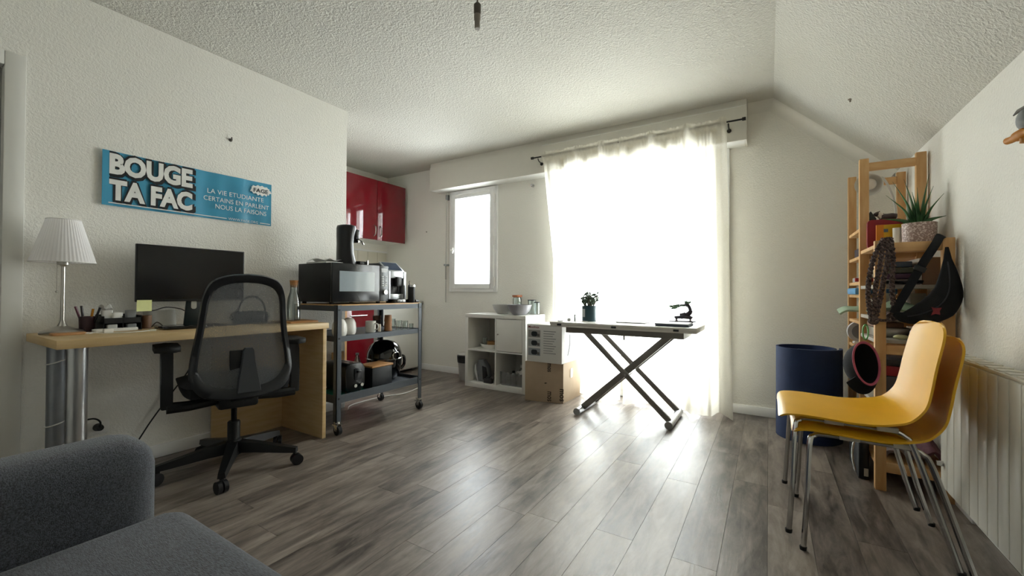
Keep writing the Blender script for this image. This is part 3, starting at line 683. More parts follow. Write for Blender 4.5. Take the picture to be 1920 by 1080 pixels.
og = thing('desk_organizer', 'black mesh desk organizer full of stationery beside the monitor', 'organizer', (-2.86, .73, DZ))
MB_ = C('#141416', .5)
for a, b, z0, z1 in ((.69, .838, 0, .004), (.69, .838, .038, .042)): G().box(-2.93, -2.80, a, b, DZ+z0, DZ+z1).part('tray', MB_, og)
for y in (.69, .762, .835): G().box(-2.93, -2.80, y, y+.003, DZ, DZ+.075).part('divider', MB_, og)
G().box(-2.93, -2.928, .69, .838, DZ, DZ+.08).part('back_panel', MB_, og); G().box(-2.802, -2.80, .69, .838, DZ+.042, DZ+.065).part('front_panel', MB_, og)
for i, (x, y, z, h, m, n, l) in enumerate([(-2.83, .71, .042, .062, C('#c9c8c4', .6), 'eraser_box', 'white card box in the top tray of the desk organizer'), (-2.82, .745, .042, .05, C('#e4e4e0', .4), 'paper_roll', 'small white roll in the top tray of the desk organizer'), (-2.83, .80, .042, .06, C('#8d8f90', .4), 'stapler', 'grey stapler in the top tray of the desk organizer'), (-2.82, .725, .004, .028, C('#c2c2bd', .5), 'tape_dispenser', 'pale tape dispenser in the lower organizer tray'), (-2.82, .80, .004, .028, C('#77797a', .5), 'clip_box', 'grey clip box in the lower organizer tray')]):
    G().prism([(a+x, b+y) for a, b in rrect(-.015, .015, -.02, .02, .007)], DZ+z+.0005, DZ+z+h, 'z', .003).solo(n, m, l, n.split('_')[-1], loc=(x, y, DZ+z))
G().sheet(lambda u, v: (-2.90+.012*math.sin(7*v+3*u), .70+.05*u+.006*math.sin(5*v), DZ+.05+.075*v+.008*math.sin(9*u)), 8, 8, .0008).solo('tissue', C('#deddd8', .7), 'crumpled white tissue sticking out of the desk organizer', 'tissue', loc=(-2.9, .72, DZ+.05))
pc = thing('pen_cup', 'dark red pen cup in front of the lamp cable', 'pen cup', (-2.86, .645, DZ)); g = G(); g.lathe([(0, 0), (.028, 0), (.03, .075), (.027, .075), (.026, .006), (0, .006)], (-2.86, .645, DZ), 18); g.part('cup', C('#3a2226', .5), pc)
for i, (dx, dy, tx, ty, h, c, l) in enumerate([(-.008, -.008, -.01, -.03, .125, '#6e3a48', 'dark pink scissors handle pen'), (.006, -.01, .0, -.012, .128, '#2a2224', 'black pen leaning'), (0, .008, .005, .012, .112, '#d08a1e', 'orange marker'), (.01, .012, .01, .03, .118, '#1c1c20', 'black pen tilted')]):
    G().cyl((-2.86+dx, .645+dy, DZ+.008), (-2.86+dx+tx, .645+dy+ty, DZ+h), .005, n=8).solo('pen', C(c, .45), l+' in the dark red pen cup', 'pen', 'pens in the cup', (-2.86+dx, .645+dy, DZ+.008))
G().lathe([(0, 0), (.024, 0), (.026, .07), (.024, .07), (.022, .005), (0, .005)], (-2.87, .875, DZ), 18).solo('wooden_cup', C('#6f4e35', .55), 'brown wooden cup beside the desk organizer', 'cup', loc=(-2.87, .875, DZ))
G().sheet(lambda u, v: (-2.955+.02*(1-v)+.006*math.sin(9*u), .885+.15*u, DZ+.004+.11*v+.008*math.sin(6*u+2*v)-.03*u*v), 14, 10, .001).solo('plastic_sleeve', C('#bdbbb2', .35), 'crumpled pale plastic bag behind the monitor foot', 'bag', loc=(-2.92, .97, DZ))
G().prism([(a-2.735, b+.555) for a, b in rrect(-.035, .035, -.055, .055, .01)], DZ, DZ+.010, 'z', .003).solo('wooden_coaster', C('#b98a5c', .5), 'flat wooden tray at the foot of the white shaded lamp', 'tray', loc=(-2.735, .555, DZ))
G().prism([(a-2.80, b+.735) for a, b in rrect(-.02, .02, -.085, .085, .012)], DZ, DZ+.014, 'z', .004).solo('power_bank', WHITEP, 'long white charger bar lying before the desk organizer', 'charger', loc=(-2.80, .735, DZ))
ad = thing('usb_charger', 'small white usb charger with cable at the desk front', 'charger', (-2.70, .68, DZ))
G().box(-2.715, -2.69, .665, .70, DZ, DZ+.02, .004).part('charger_body', C('#eceae6', .3), ad)
G().tube(spline([(-2.70, .665, DZ+.008), (-2.71, .635, DZ+.004), (-2.69, .615, DZ+.003), (-2.72, .60, DZ+.003), (-2.75, .63, DZ+.003), (-2.66, .66, DZ+.003), (-2.62, .74, DZ+.003), (-2.65, .83, DZ+.003)], 6), .002, 6).part('cable', WHITEP, ad)
G().box(-2.665, -2.645, .825, .85, DZ, DZ+.008, .002).solo('usb_stick', C('#dcd9c8', .4), 'small cream usb stick lying near the desk edge', 'usb stick', loc=(-2.655, .837, DZ))
G().prism([(a-2.70, b+.985) for a, b in rrect(-.055, .055, -.10, .10, .02)], DZ, DZ+.016, 'z', .004).solo('tablet_case', BLACKG, 'glossy black tablet lying before the monitor', 'tablet', loc=(-2.70, .985, DZ))
for i, (pts, l) in enumerate([([(-2.90, .91, DZ+.004), (-2.86, .92, DZ+.03), (-2.84, .938, DZ+.012), (-2.80, .925, DZ+.004), (-2.82, .90, DZ+.004), (-2.76, .89, DZ+.003)], 'dark cable coiled beside the monitor foot'), ([(-2.86, .85, .86), (-2.86, .90, .845), (-2.86, .96, .862), (-2.85, 1.02, .852), (-2.84, 1.04, .84)], 'dark cable looping behind the monitor'), ([(-2.73, 1.13, DZ+.003), (-2.72, 1.2, DZ+.003), (-2.74, 1.3, DZ+.003), (-2.66, 1.4, DZ+.003), (-2.70, 1.5, DZ+.003)], 'grey cable lying across the desk behind the chair')]):
    G().tube(spline(pts, 6), .003, 6).solo('desk_cable', C('#4a4844', .5), l, 'cable', 'cables on the desk', pts[0])
hp_ = thing('portable_speaker', 'rounded dark speaker with arched handle seen through the chair mesh', 'speaker', (-2.83, 1.40, DZ))
G().prism(rrect(1.285, 1.495, DZ, DZ+.075, .036, 7), -2.87, -2.79, 'x', .01).part('body', C('#2d3135', .7), hp_)
G().tube([(-2.83, 1.40+.082*math.cos(a), DZ+.065+.105*math.sin(a)) for a in [PI*i/20 for i in range(21)]], .006, 8).part('handle', BLACK, hp_)
bt = thing('carafe', 'clear glass carafe with cork stopper at the desk end', 'carafe', (-2.66, 1.575, DZ+.0135))
B0 = (-2.66, 1.575, DZ+.0135)
G().lathe([(0, .001), (.039, .001), (.041, .006), (.041, .12), (.036, .15), (.026, .18), (.0225, .2), (.024, .232), (.0215, .232), (.02, .2), (.0235, .18), (.0335, .149), (.0385, .12), (.0385, .008), (0, .006)], B0, 28).part('glass', CLEAR, bt)
G().lathe([(.0195, .215), (.0235, .234), (.0265, .262), (0, .263)], B0, 20).part('stopper', CORK, bt)
G().prism([(a-2.645, b+1.59) for a, b in rrect(-.09, .09, -.095, .095, .008)], DZ, DZ+.012, 'z', .003).solo('wooden_board', BAMBOO, 'thin wooden board under the glass carafe', 'board', loc=(-2.645, 1.59, DZ))
# ------------------------------------------------------------------ things on the trolley
TZ, MZ, LZ = .8665, .6485, .2385
mw = thing('microwave', 'black and grey microwave oven on the trolley top', 'microwave', (-2.70, 1.985, TZ))
m0, m1, my0, my1, mz0, mz1 = -2.895, -2.50, 1.745, 2.232, TZ+.014, TZ+.285
G().box(m0, m1-.022, my0, my1, mz0, mz1, .004).part('body', C('#0b0c0d', .45), mw)
G().box(m1-.0215, m1, my0, my1-.085, mz0, mz1, .004).part('door', C('#1e2022', .2), mw)
dgl = G().box(m1-.002, m1+.0015, my0+.055, my1-.135, mz0+.075, mz1-.055).part('window', C('#8d98a0', .06, var=.02, coat=.8), mw)  # pale tint paints the curtain's reflection onto the dark door glass
G().box(m1-.0215, m1, my1-.083, my1, mz0, mz1, .004).part('control_panel', C('#5a5c5e', .35, metal=.4), mw)
G().box(m1, m1+.001, my1-.07, my1-.014, mz1-.05, mz1-.02).part('display', BLACKG, mw)
for i in range(5):
    for j in range(2): G().box(m1, m1+.003, my1-.07+.03*j, my1-.07+.03*j+.024, mz0+.115+i*.017, mz0+.125+i*.017, .001).part('button', C('#bcbdbd', .35), mw)
G().lathe([(.019, 0), (.017, .018), (.0, .019)], n=20).part('knob', CHROME, mw, local=True).matrix_local = Matrix.Translation((m1+2.70, my1-.042-1.985, mz0+.07-TZ)) @ Matrix.Rotation(PI/2, 4, 'Y')
for x in (m0+.03, m1-.05):
    for y in (my0+.03, my1-.06): G().lathe([(.014, 0), (.016, .014)], (x, y, TZ), 10).part('foot', RUBBER, mw)
MT = mz1
G().box(-2.83, -2.60, 1.765, 1.90, MT+.0005, MT+.012, .001).solo('booklet', C('#cfcfcb', .6), 'thin white booklet lying on the microwave', 'booklet', loc=(-2.7, 1.83, MT))
G().sheet(lambda u, v: (-2.83+.22*u, 1.77+.14*v, MT+.018+.016*math.sin(3*u+5*v)**2+.008*math.sin(11*v)), 12, 12, .0006).solo('paper_sheet', PAPER, 'crumpled white paper on top of the booklet', 'paper', loc=(-2.72, 1.84, MT+.013))
cm = thing('pod_coffee_maker', 'tall black pod coffee maker standing on the microwave', 'coffee maker', (-2.64, 1.965, MT))
g = G(); g.rings([[Vector((-2.64+rx*math.cos(q), yc+ry*math.sin(q), MT+z)) for q in [2*PI*k/28 for k in range(28)]] for z, yc, ry, rx in ((.001, 1.958, .066, .076), (.02, 1.955, .062, .078), (.08, 1.945, .053, .072), (.15, 1.943, .050, .069), (.21, 1.947, .056, .072), (.265, 1.955, .064, .076), (.283, 1.955, .060, .072), (.288, 1.955, .045, .055))])
g.part('body', C('#0a0a0b', .32), cm, sharp=60)
G().box(-2.70, -2.58, 1.985, 2.032, MT+.185, MT+.262, .014).part('brew_head', C('#1b1c1e', .3), cm, sharp=60)
G().prism([(2.022, MT+.001), (2.085, MT+.001), (2.085, MT+.028), (2.022, MT+.028)], -2.71, -2.57, 'x', .006).part('drip_tray', C('#202224', .4), cm)
G().box(-2.69, -2.59, 2.018, 2.034, MT+.165, MT+.19, .005).part('spout', CHROME, cm)
G().tube([(-2.56+.002, 2.0, MT+.185), (-2.55, 2.015, MT+.18), (-2.55, 2.035, MT+.15)], .007, 8).part('nozzle', CHROME, cm)
G().cyl((-2.56, 2.08, MT+.001), (-2.56, 2.08, MT+.035), .008, n=10).part('tray_pin', CHROME, cm)
em = thing('espresso_machine', 'silver bean to cup espresso machine beside the microwave', 'coffee machine', (-2.66, 2.33, TZ))
e0, e1, ey0, ey1 = -2.86, -2.515, 2.245, 2.43
SIL = C('#b9bdc1', .3, metal=.5)
G().prism([(e0, TZ+.015), (e1-.03, TZ+.015), (e1-.03, TZ+.245), (e1-.12, TZ+.315), (e0, TZ+.315)], ey0, ey1, 'y', .006).part('body', C('#3a3c3f', .4), em)
g = G(); g.box(e1-.03, e1, ey0, ey0+.022, TZ+.03, TZ+.25, .004); g.part('front_pillar', SIL, em); G().box(e1-.03, e1, ey1-.03, ey1, TZ+.03, TZ+.25, .004).part('front_pillar', SIL, em)
G().box(e1-.03, e1, ey0+.022, ey1-.03, TZ+.195, TZ+.25, .004).part('brow', SIL, em); G().box(e1-.03, e1, ey0+.022, ey1-.03, TZ+.03, TZ+.07, .003).part('lower_front', SIL, em)
nn = Vector((.07, 0, .09)).normalized(); tt = Vector((-.09, 0, .07)).normalized()
G().obox((e1-.068, (ey0+ey1)/2, TZ+.286), .062, .092, .004, (tt, Vector((0, -1, 0)), nn), .003).part('top_frame', SIL, em)
G().obox((e1-.066, (ey0+ey1)/2, TZ+.290), .05, .075, .002, (tt, Vector((0, -1, 0)), nn)).part('touch_panel', C('#3e4a5e', .12), em)
G().box(e1-.028, e1+.02, ey0+.07, ey1-.065, TZ+.13, TZ+.205, .006).part('spout_block', BLACK, em); G().cyl((e1+.005, ey0+.094, TZ+.09), (e1+.005, ey0+.094, TZ+.135), .006, n=8).part('spout', BLACK, em)
G().box(e1-.04, e1+.045, ey0+.01, ey1-.01, TZ, TZ+.028, .004).part('drip_tray', BLACKG, em)
tm = thing('thermo_tumbler', 'black tumbler with steel rim beside the espresso machine', 'tumbler', (-2.465, 2.44, TZ))
G().lathe([(0, 0), (.027, 0), (.029, .004), (.029, .13), (0, .13)], (-2.465, 2.44, TZ), 20).part('body', C('#1a1b1d', .4), tm)
G().lathe([(.0295, .128), (.0295, .138), (.024, .146), (0, .147)], (-2.465, 2.44, TZ), 20).part('rim', CHROME, tm); G().tube([(-2.465, 2.42, TZ+.145), (-2.465, 2.412, TZ+.165), (-2.465, 2.418, TZ+.175)], .003, 6).part('lid_lever', BLACK, tm)
G().cyl((-2.455, 2.475, TZ+.012), (-2.455, 2.505, TZ+.012), .0115, n=14).solo('small_capsule', C('#55565a', .35), 'small dark capsule lying at the trolley top corner', 'capsule', loc=(-2.455, 2.49, TZ))
# middle tray
for i, (x, y, l) in enumerate([(-2.515, 1.815, 'white egg shaped jar nearest the front trolley post'), (-2.56, 1.925, 'white egg shaped jar beside the white mug')]):
    G().lathe([(0, 0), (.04, 0), (.047, .012), (.05, .04), (.046, .08), (.034, .108), (.02, .118), (0, .119)], (x, y, MZ), 24).solo('ceramic_jar', CERAM, l, 'jar', 'white jars on the trolley', (x, y, MZ))
mg = thing('mug', 'white mug standing on the middle trolley tray', 'mug', (-2.56, 2.115, MZ))
G().lathe([(0, 0), (.035, 0), (.038, .008), (.038, .085), (.035, .085), (.034, .01), (0, .008)], (-2.56, 2.115, MZ), 24).part('cup', CERAM, mg)
G().tube([(-2.56+.036+.0, 2.125, MZ+.068), (-2.505, 2.135, MZ+.062), (-2.50, 2.137, MZ+.042), (-2.507, 2.135, MZ+.024), (-2.523, 2.127, MZ+.018)], .0055, 8).part('handle', CERAM, mg)
G().lathe([(0, 0), (.012, 0), (.013, .05), (.009, .056), (0, .057)], (-2.545, 2.185, MZ), 14).solo('spice_shaker', C('#cfc3ae', .4), 'small cream shaker beside the white mug', 'shaker', loc=(-2.545, 2.185, MZ))
for i in range(3):
    G().lathe([(0, 0), (.026, 0), (.032, .052), (.029, .052), (.024, .004), (0, .004)], (-2.62, 2.225, MZ+.032*i), 18).solo('stacking_cup', C(['#4a3428', '#2a2420', '#5a4030'][i], .45), ['dark brown cup, lowest of the dark stack on the trolley', 'dark brown cup, middle of the dark stack on the trolley', 'dark brown cup, top of the dark stack on the trolley'][i], 'cup', 'dark stacked cups', (-2.62, 2.225, MZ+.032*i))
for i in range(3):
    G().lathe([(0, 0), (.031, 0), (.026, .05), (.023, .05), (.028, .004), (0, .004)], (-2.55, 2.275, MZ+.036*i), 18).solo('wooden_beaker', C('#a0714b', .6), ['tan wooden beaker, lowest of the tan stack on the trolley', 'tan wooden beaker, middle of the tan stack on the trolley', 'tan wooden beaker, top of the tan stack on the trolley'][i], 'cup', 'tan stacked beakers', (-2.55, 2.275, MZ+.036*i))
for i, (x, y, r, h, l) in enumerate([(-2.62, 2.37, .035, .085, 'clear glass tumbler behind the tan beakers'), (-2.53, 2.365, .027, .075, 'clear small glass beside the tan beakers'), (-2.52, 2.425, .024, .07, 'clear small glass in the middle of the trolley glasses'), (-2.50, 2.475, .018, .045, 'tiny clear shot glass at the trolley corner')]):
    G().lathe([(0, 0), (r*.85, 0), (r, h), (r-.002, h), (r*.82, .006), (0, .006)], (x, y, MZ), 20).solo('drinking_glass', CLEAR, l, 'glass', 'glasses on the trolley', (x, y, MZ))
# bottom tray
G().box(-2.90, -2.45, 1.77, 2.045, LZ, LZ+.003).solo('tray_mat', C('#167a6c', .6), 'teal mat under the toaster on the bottom tray', 'mat', loc=(-2.68, 1.9, LZ))
ts = thing('toaster', 'black toaster on the teal mat of the trolley', 'toaster', (-2.60, 1.925, LZ+.0035))
tz = LZ+.0035
G().prism([(a+1.925, b+tz+.1) for a, b in rrect(-.078, .078, -.09, .105, .035, 6)], -2.75, -2.485, 'x', .012).part('body', C('#0d0e0e', .3), ts, sharp=50)
G().box(-2.7, -2.53, 1.895, 1.91, tz+.2, tz+.207).part('bread_slot', C('#8b8b8a', .3, metal=.8), ts); G().box(-2.7, -2.53, 1.94, 1.955, tz+.2, tz+.207).part('bread_slot', C('#8b8b8a', .3, metal=.8), ts)
G().prism([(a+1.945, b+tz) for a, b in rrect(-.028, .028, .085, .17, .008)], -2.486, -2.480, 'x', .002).part('front_plate', C('#2c2e30', .25), ts)
G().box(-2.48, -2.462, 1.93, 1.96, tz+.14, tz+.152, .003).part('lever', BLACK, ts)
for y in (1.915, 1.97): G().cyl((-2.486, y, tz+.05), (-2.468, y, tz+.05), .012, n=16).part('dial', CHROME, ts)
for y in (1.87, 1.98):
    for x in (-2.73, -2.51): G().lathe([(.01, 0), (.01, .014)], (x, y, tz), 8).part('foot', RUBBER, ts)
bb = thing('bread_box', 'dark grey box with bamboo lid beside the toaster', 'box', (-2.54, 2.15, LZ))
G().box(-2.62, -2.465, 2.055, 2.245, LZ, LZ+.155, .008).part('bin', C('#1a1d20', .5), bb); G().box(-2.626, -2.459, 2.049, 2.251, LZ+.155, LZ+.17, .005).part('lid', BAMBOO, bb)
mc = thing('multicooker', 'glossy black round multicooker with chrome band on the bottom tray', 'multicooker', (-2.71, 2.38, LZ))
c0 = (-2.71, 2.38, LZ)
G().lathe([(0, .001), (.09, .001), (.10, .01), (.13, .06), (.142, .12), (.143, .165)], c0, 36).part('pot', BLACKG, mc)
G().lathe([(.143, .1655), (.146, .168), (.146, .173), (.143, .1755)], c0, 36).part('band', CHROME, mc)
G().lathe([(.143, .176), (.138, .22), (.118, .27), (.08, .305), (.03, .318), (0, .319)], c0, 36).part('lid', BLACKG, mc)
a = -.05; bx_, by_ = c0[0]+.138*math.cos(a), c0[1]+.138*math.sin(a)
bd = G().prism([(by_+p, LZ+.20+q) for p, q in rrect(-.036, .036, -.032, .032, .028, 6)], bx_-.012, bx_+.012, 'x', .003).part('badge', CHROME, mc)
G().prism([(by_+p, LZ+.20+q) for p, q in rrect(-.028, .028, -.025, .025, .022, 6)], bx_+.0121, bx_+.0135, 'x').part('badge_face', BLACKG, bd)
G().tube(spline([(-2.66, 2.515, LZ+.175), (-2.655, 2.545, LZ+.16), (-2.655, 2.548, LZ+.10), (-2.67, 2.52, LZ+.06)], 5), .013, 10).part('handle', BLACKG, mc)
G().box(-2.90, -2.885, 2.02, 2.13, LZ+.002, LZ+.24, .006).solo('cutting_board', OAKTOP, 'pale wooden cutting board standing at the back of the bottom tray', 'cutting board', loc=(-2.89, 2.07, LZ))
wb = thing('water_bottle', 'clear plastic water bottle behind the bread box', 'bottle', (-2.84, 2.215, LZ)); G().lathe([(0, 0), (.024, 0), (.026, .15), (.013, .185), (.011, .2), (0, .2)], (-2.84, 2.215, LZ), 16).part('bottle', FROST, wb); G().lathe([(.013, .2), (.013, .217), (0, .217)], (-2.84, 2.215, LZ), 12).part('cap', C('#b9c2cc', .4), wb)
# ------------------------------------------------------------------ kitchen units behind
wc = thing('wall_cabinet', 'gloss red kitchen wall cabinet with chrome bow handles', 'cabinet', (-4.1, 3.1, 1.56))
c0z, c1z = 1.557, 2.256
G().box(KX+.001, -3.921, 2.42, 3.745, c0z, c1z).part('carcass', LAC, wc)
for i, (a, b) in enumerate(((2.42, 2.86), (2.863, 3.30), (3.303, 3.745))):
    d = G().box(-3.92, -3.90, a+.0015, b-.0015, c0z-.002, c1z, .0015).part('door', RED, wc)
    y = b-.04 if i != 2 else a+.04
    G().tube([(-3.90, y, 1.60), (-3.875, y, 1.615), (-3.868, y, 1.66), (-3.875, y, 1.705), (-3.90, y, 1.72)], .006, 8, flat=1).part('handle', CHROME, d)
bc = thing('base_cabinet', 'red kitchen base cabinet behind the trolley', 'cabinet', (-3.95, 2.65, 0))
G().box(KX+.001, -3.671, 2.25, 3.06, .09, .80).part('carcass', LAC, bc); G().box(KX+.05, -3.72, 2.25, 3.06, 0, .09).part('plinth', BLACK, bc)
for a, b in ((2.25, 2.655), (2.657, 3.06)):
    d = G().box(-3.67, -3.65, a+.001, b-.001, .095, .798, .0015).part('door', RED, bc)
    G().cyl((-3.64, a+.1, .70), (-3.64, b-.1, .70), .006, n=8).part('handle', CHROME, d)
G().box(-3.62, -3.57, 2.615, 2.66, .0, .80).solo('wooden_post', C('#c79b6b', .5), 'narrow pale wooden board standing before the red base cabinet', 'board', loc=(-3.63, 2.64, 0))
fr = thing('mini_fridge', 'white under counter fridge beside the red base cabinet', 'fridge', (-3.95, 3.4, 0))
G().box(KX+.02, -3.69, 3.13, 3.72, .02, .80, .004).part('body', LAC, fr); G().box(-3.688, -3.635, 3.13, 3.72, .04, .80, .008).part('door', C('#dddcd6', .35, var=.01), fr); G().box(KX+.05, -3.72, 3.15, 3.70, 0, .02).part('plinth', BLACK, fr)
G().box(KX+.001, -3.63, 2.21, 3.795, .801, .835, .002).solo('worktop', C('#a9a59d', .4), 'grey kitchen worktop over the fridge and red cabinet', 'worktop', loc=(-3.95, 3.0, .80))
G().tube(spline([(-2.88, 2.16, .004), (-2.965, 2.25, .004), (-2.985, 2.40, .004), (-2.975, 2.58, .004), (-2.90, 2.80, .004), (-2.96, 3.05, .004)], 6), .004, 6).solo('floor_cable', WHITEP, 'white cable lying on the floor under the trolley', 'cable', loc=(-2.7, 2.2, 0))
G().cyl((-3.588, BY-.006, 1.69), (-3.588, BY, 1.69), .007, n=10).solo('wall_plug', C('#77736b', .6), 'tiny grey plug in the wall beside the small window', 'wall plug', loc=(-3.588, BY, 1.69))
# ------------------------------------------------------------------ cardboard boxes
def rot(o, deg): o.rotation_euler = (0, 0, math.radians(deg))
br = thing('cardboard_box', 'brown cardboard box printed with black letters on the floor', 'box', (-1.50, 3.275, 0))
brx = [(-.34, -.065), (0, 0), (.005, .375), (-.335, .31)]
G().prism(brx, 0, .345, 'z', .002).part('carton', CARD, br, local=True)
e1v = Vector((.34, .065, 0)).normalized(); nrm = Vector((e1v.y, -e1v.x, 0))
def on_face(d, z): return Vector((-.34, -.065, 0))+e1v*d+Vector((0, 0, z))+nrm*.001
INKB = C('#2b211b', .7)
for d, z, w, h in ((.205, .265, .075, .030), (.205, .01, .085, .035), (.315, .02, .105, .035)):
    G().text('mos', w, h, on_face(d, z+w), Vector((0, 0, -1)), e1v, .015).part('lettering', INKB, br, local=True, fix=False)
G().prism([(0, 0), (.015, .006), (.03, .002), (.012, -.006)], 0, .0006, 'z').part('print_mark', INKB, br, local=True).matrix_local = Matrix.Translation(on_face(.175, .165)) @ Matrix((tuple((*e1v, 0)), (0, 0, 1, 0), tuple((*nrm, 0)), (0, 0, 0, 1))).transposed()
G().box(.0048, .006, .14, .19, .20, .28).part('packing_tape', C('#d2c3a4', .3), br, local=True)
ap = thing('appliance_box', 'white printed multicooker box on top of the brown box', 'box', (-1.66, 3.37, .3455))
az0, az1, ax0, ax1, ay0, ay1 = .3455, .674, -1.832, -1.492, 3.225, 3.56
G().box(ax0, ax1, ay0, ay1, az0, az1, .002).part('carton', C('#cfcfcc', .5, var=.01), ap)
fy = ay0-.001; EXX = (1, 0, 0)
def rect(x0, x1, z0, z1, m, name, dy=.0005): G().box(x0, x1, fy-dy, fy, z0, z1).part(name, m, ap)
for i, z in enumerate((.40, .48, .56)):
    rect(ax0+.015, ax0+.135, z, z+.065, C(['#8f959a', '#a7aaab', '#9a9794'][i], .5), 'photo_panel')
    G().prism([(ax0+.075+p, z+.03+q) for p, q in rrect(-.03, .03, -.022, .022, .018)], fy-.001, fy-.0006, 'y').part('pot_picture', C('#24282d', .4), ap)
    G().prism([(ax0+.115+p, z+.02+q) for p, q in rrect(-.012, .012, -.012, .012, .005)], fy-.001, fy-.0006, 'y').part('dish_picture', C('#5d5a58', .4), ap)
for i in range(10):
    z = .615-i*.021; w = .12-.03*((i*7) % 3)/2
    rect(ax0+.165, ax0+.165+w, z, z+.006, C('#8b8d8e', .6), 'printed_line')
G().text('Moulinex', .11, .022, (ax0+.015, fy-.0006, .64), EXX, EZ, .01).part('lettering', C('#7c2530', .6), ap, fix=False)
G().box(ax1, ax1+.0008, ay0+.05, ay0+.19, az0+.05, az0+.27).part('side_picture', C('#bdbfc0', .5), ap)
G().tube([(ax1+.001, ay0+.12+.05*math.sin(t*2), az0+.06+.18*t) for t in [i/10 for i in range(11)]], .004, 6).part('steam_picture', C('#9aa0a4', .5), ap)
# ------------------------------------------------------------------ on and in the cube shelf
KT = .7335
def bowl(c, r, h, m, label, name='bowl', g=None):
    G().lathe([(0, 0), (r*.48, 0), (r*.56, .006), (r*.86, h*.5), (r, h), (r-.004, h), (r*.82, h*.5), (r*.5, .010), (0, .009)], c, 32).solo(name, m, label, 'bowl', g, c)
bowl((-2.315, 3.57, KT), .108, .095, GREYC, 'pale grey bowl nearer the small window on the cube shelf', g='bowls on the cube shelf')
bowl((-2.068, 3.49, KT), .122, .10, C('#86848a', .3), 'darker grey bowl on the cube shelf beside the glass jars', g='bowls on the cube shelf')
j = thing('storage_jar', 'glass storage jar with wooden lid behind the grey bowls', 'jar', (-2.215, 3.69, KT)); G().lathe([(0, 0), (.045, 0), (.047, .01), (.047, .15), (.04, .17), (.038, .17), (.044, .15), (.044, .012), (0, .01)], (-2.215, 3.69, KT), 24).part('glass', CLEAR, j); G().lathe([(.04, .168), (.052, .175), (.052, .192), (0, .193)], (-2.215, 3.69, KT), 24).part('lid', C('#a5633f', .5), j)
for x, y, r, h, l in ((-2.04, 3.69, .042, .14, 'clear glass storage jar with dark rim beside the darker bowl'), (-1.965, 3.66, .028, .12, 'narrow clear glass with dark rim at the shelf corner')):
    j = thing('glass_jar', l, 'jar', (x, y, KT), group='glass jars on the cube shelf'); G().lathe([(0, 0), (r*.9, 0), (r, .01), (r, h), (r-.003, h), (r-.003, .012), (0, .01)], (x, y, KT), 22).part('glass', CLEAR, j); G().lathe([(r+.001, h-.004), (r+.002, h), (r+.002, h+.006), (r-.002, h+.006)], (x, y, KT), 22).part('rim', DGREY, j)
kb = .0465
dsh = G().lathe([(0, 0), (.11, 0), (.135, .03), (.14, .045), (.135, .045), (.105, .008), (0, .006)], (-2.42, 3.55, .3795), 28, 1, .8).solo('oven_dish', CERAM, 'white oven dish in the upper open cube', 'dish', loc=(-2.42, 3.55, .3795))
G().lathe([(0, 0), (.085, 0), (.09, .06), (0, .062)], (-2.39, 3.55, .3885), 24, 1, .8).solo('bread_basket', C('#a17849', .8, var=.12, scale=60), 'brown woven basket standing in the white oven dish', 'basket', loc=(-2.39, 3.55, .3885))
G().lathe([(0, 0), (.025, 0), (.027, .09), (.025, .09), (.023, .004), (0, .004)], (-2.50, 3.52, .3895), 16).solo('small_glass', CLEAR, 'small clear glass in the white oven dish', 'glass', loc=(-2.50, 3.52, .3895))
ir = thing('steam_iron', 'grey and white steam iron standing on end in the lower cube', 'iron', (-2.47, 3.47, kb))
G().prism([(-2.52, kb), (-2.44, kb), (-2.40, kb+.06), (-2.42, kb+.15), (-2.47, kb+.22), (-2.53, kb+.215), (-2.56, kb+.12)], 3.44, 3.52, 'y', .018).part('body', C('#6c6f71', .4), ir, sharp=50)
G().prism([(-2.535, kb), (-2.515, kb), (-2.55, kb+.12), (-2.545, kb+.19), (-2.565, kb+.16), (-2.572, kb+.1)], 3.435, 3.525, 'y', .006).part('soleplate', C('#d7d7d4', .3), ir)
G().prism([(-2.46, kb+.02), (-2.405, kb+.065), (-2.425, kb+.15), (-2.47, kb+.16)], 3.43, 3.4385, 'y', .002).part('grip', BLACK, ir)
for i in range(5):
    G().lathe([(0, 0), (.05, 0), (.062, .014), (.06, .014), (.048, .003), (0, .003)], (-2.345, 3.56, kb+.016*i+.001), 22).solo('small_dish', CERAM, ['lowest', 'second', 'middle', 'fourth', 'topmost'][i]+' white dish of the pile beside the steam iron', 'dish', 'pile of white dishes', (-2.345, 3.56, kb+.016*i+.001))
G().box(-2.43, -2.335, 3.40, 3.44, kb, kb+.045, .004).solo('game_box', C('#2e2e30', .5), 'small black patterned box before the white dish pile', 'box', loc=(-2.38, 3.42, kb))
tr_ = thing('plastic_tub', 'clear plastic tub full of bottles in the lower cube beside the cardboard box', 'tub', (-2.11, 3.55, kb))
G().prism([(-2.235, kb), (-1.985, kb), (-1.985, kb+.10), (-2.15, kb+.12), (-2.252, kb+.13)], 3.43, 3.434, 'y').part('front_side', FROST, tr_); G().box(-2.24, -1.985, 3.434, 3.66, kb, kb+.004).part('floor', FROST, tr_)
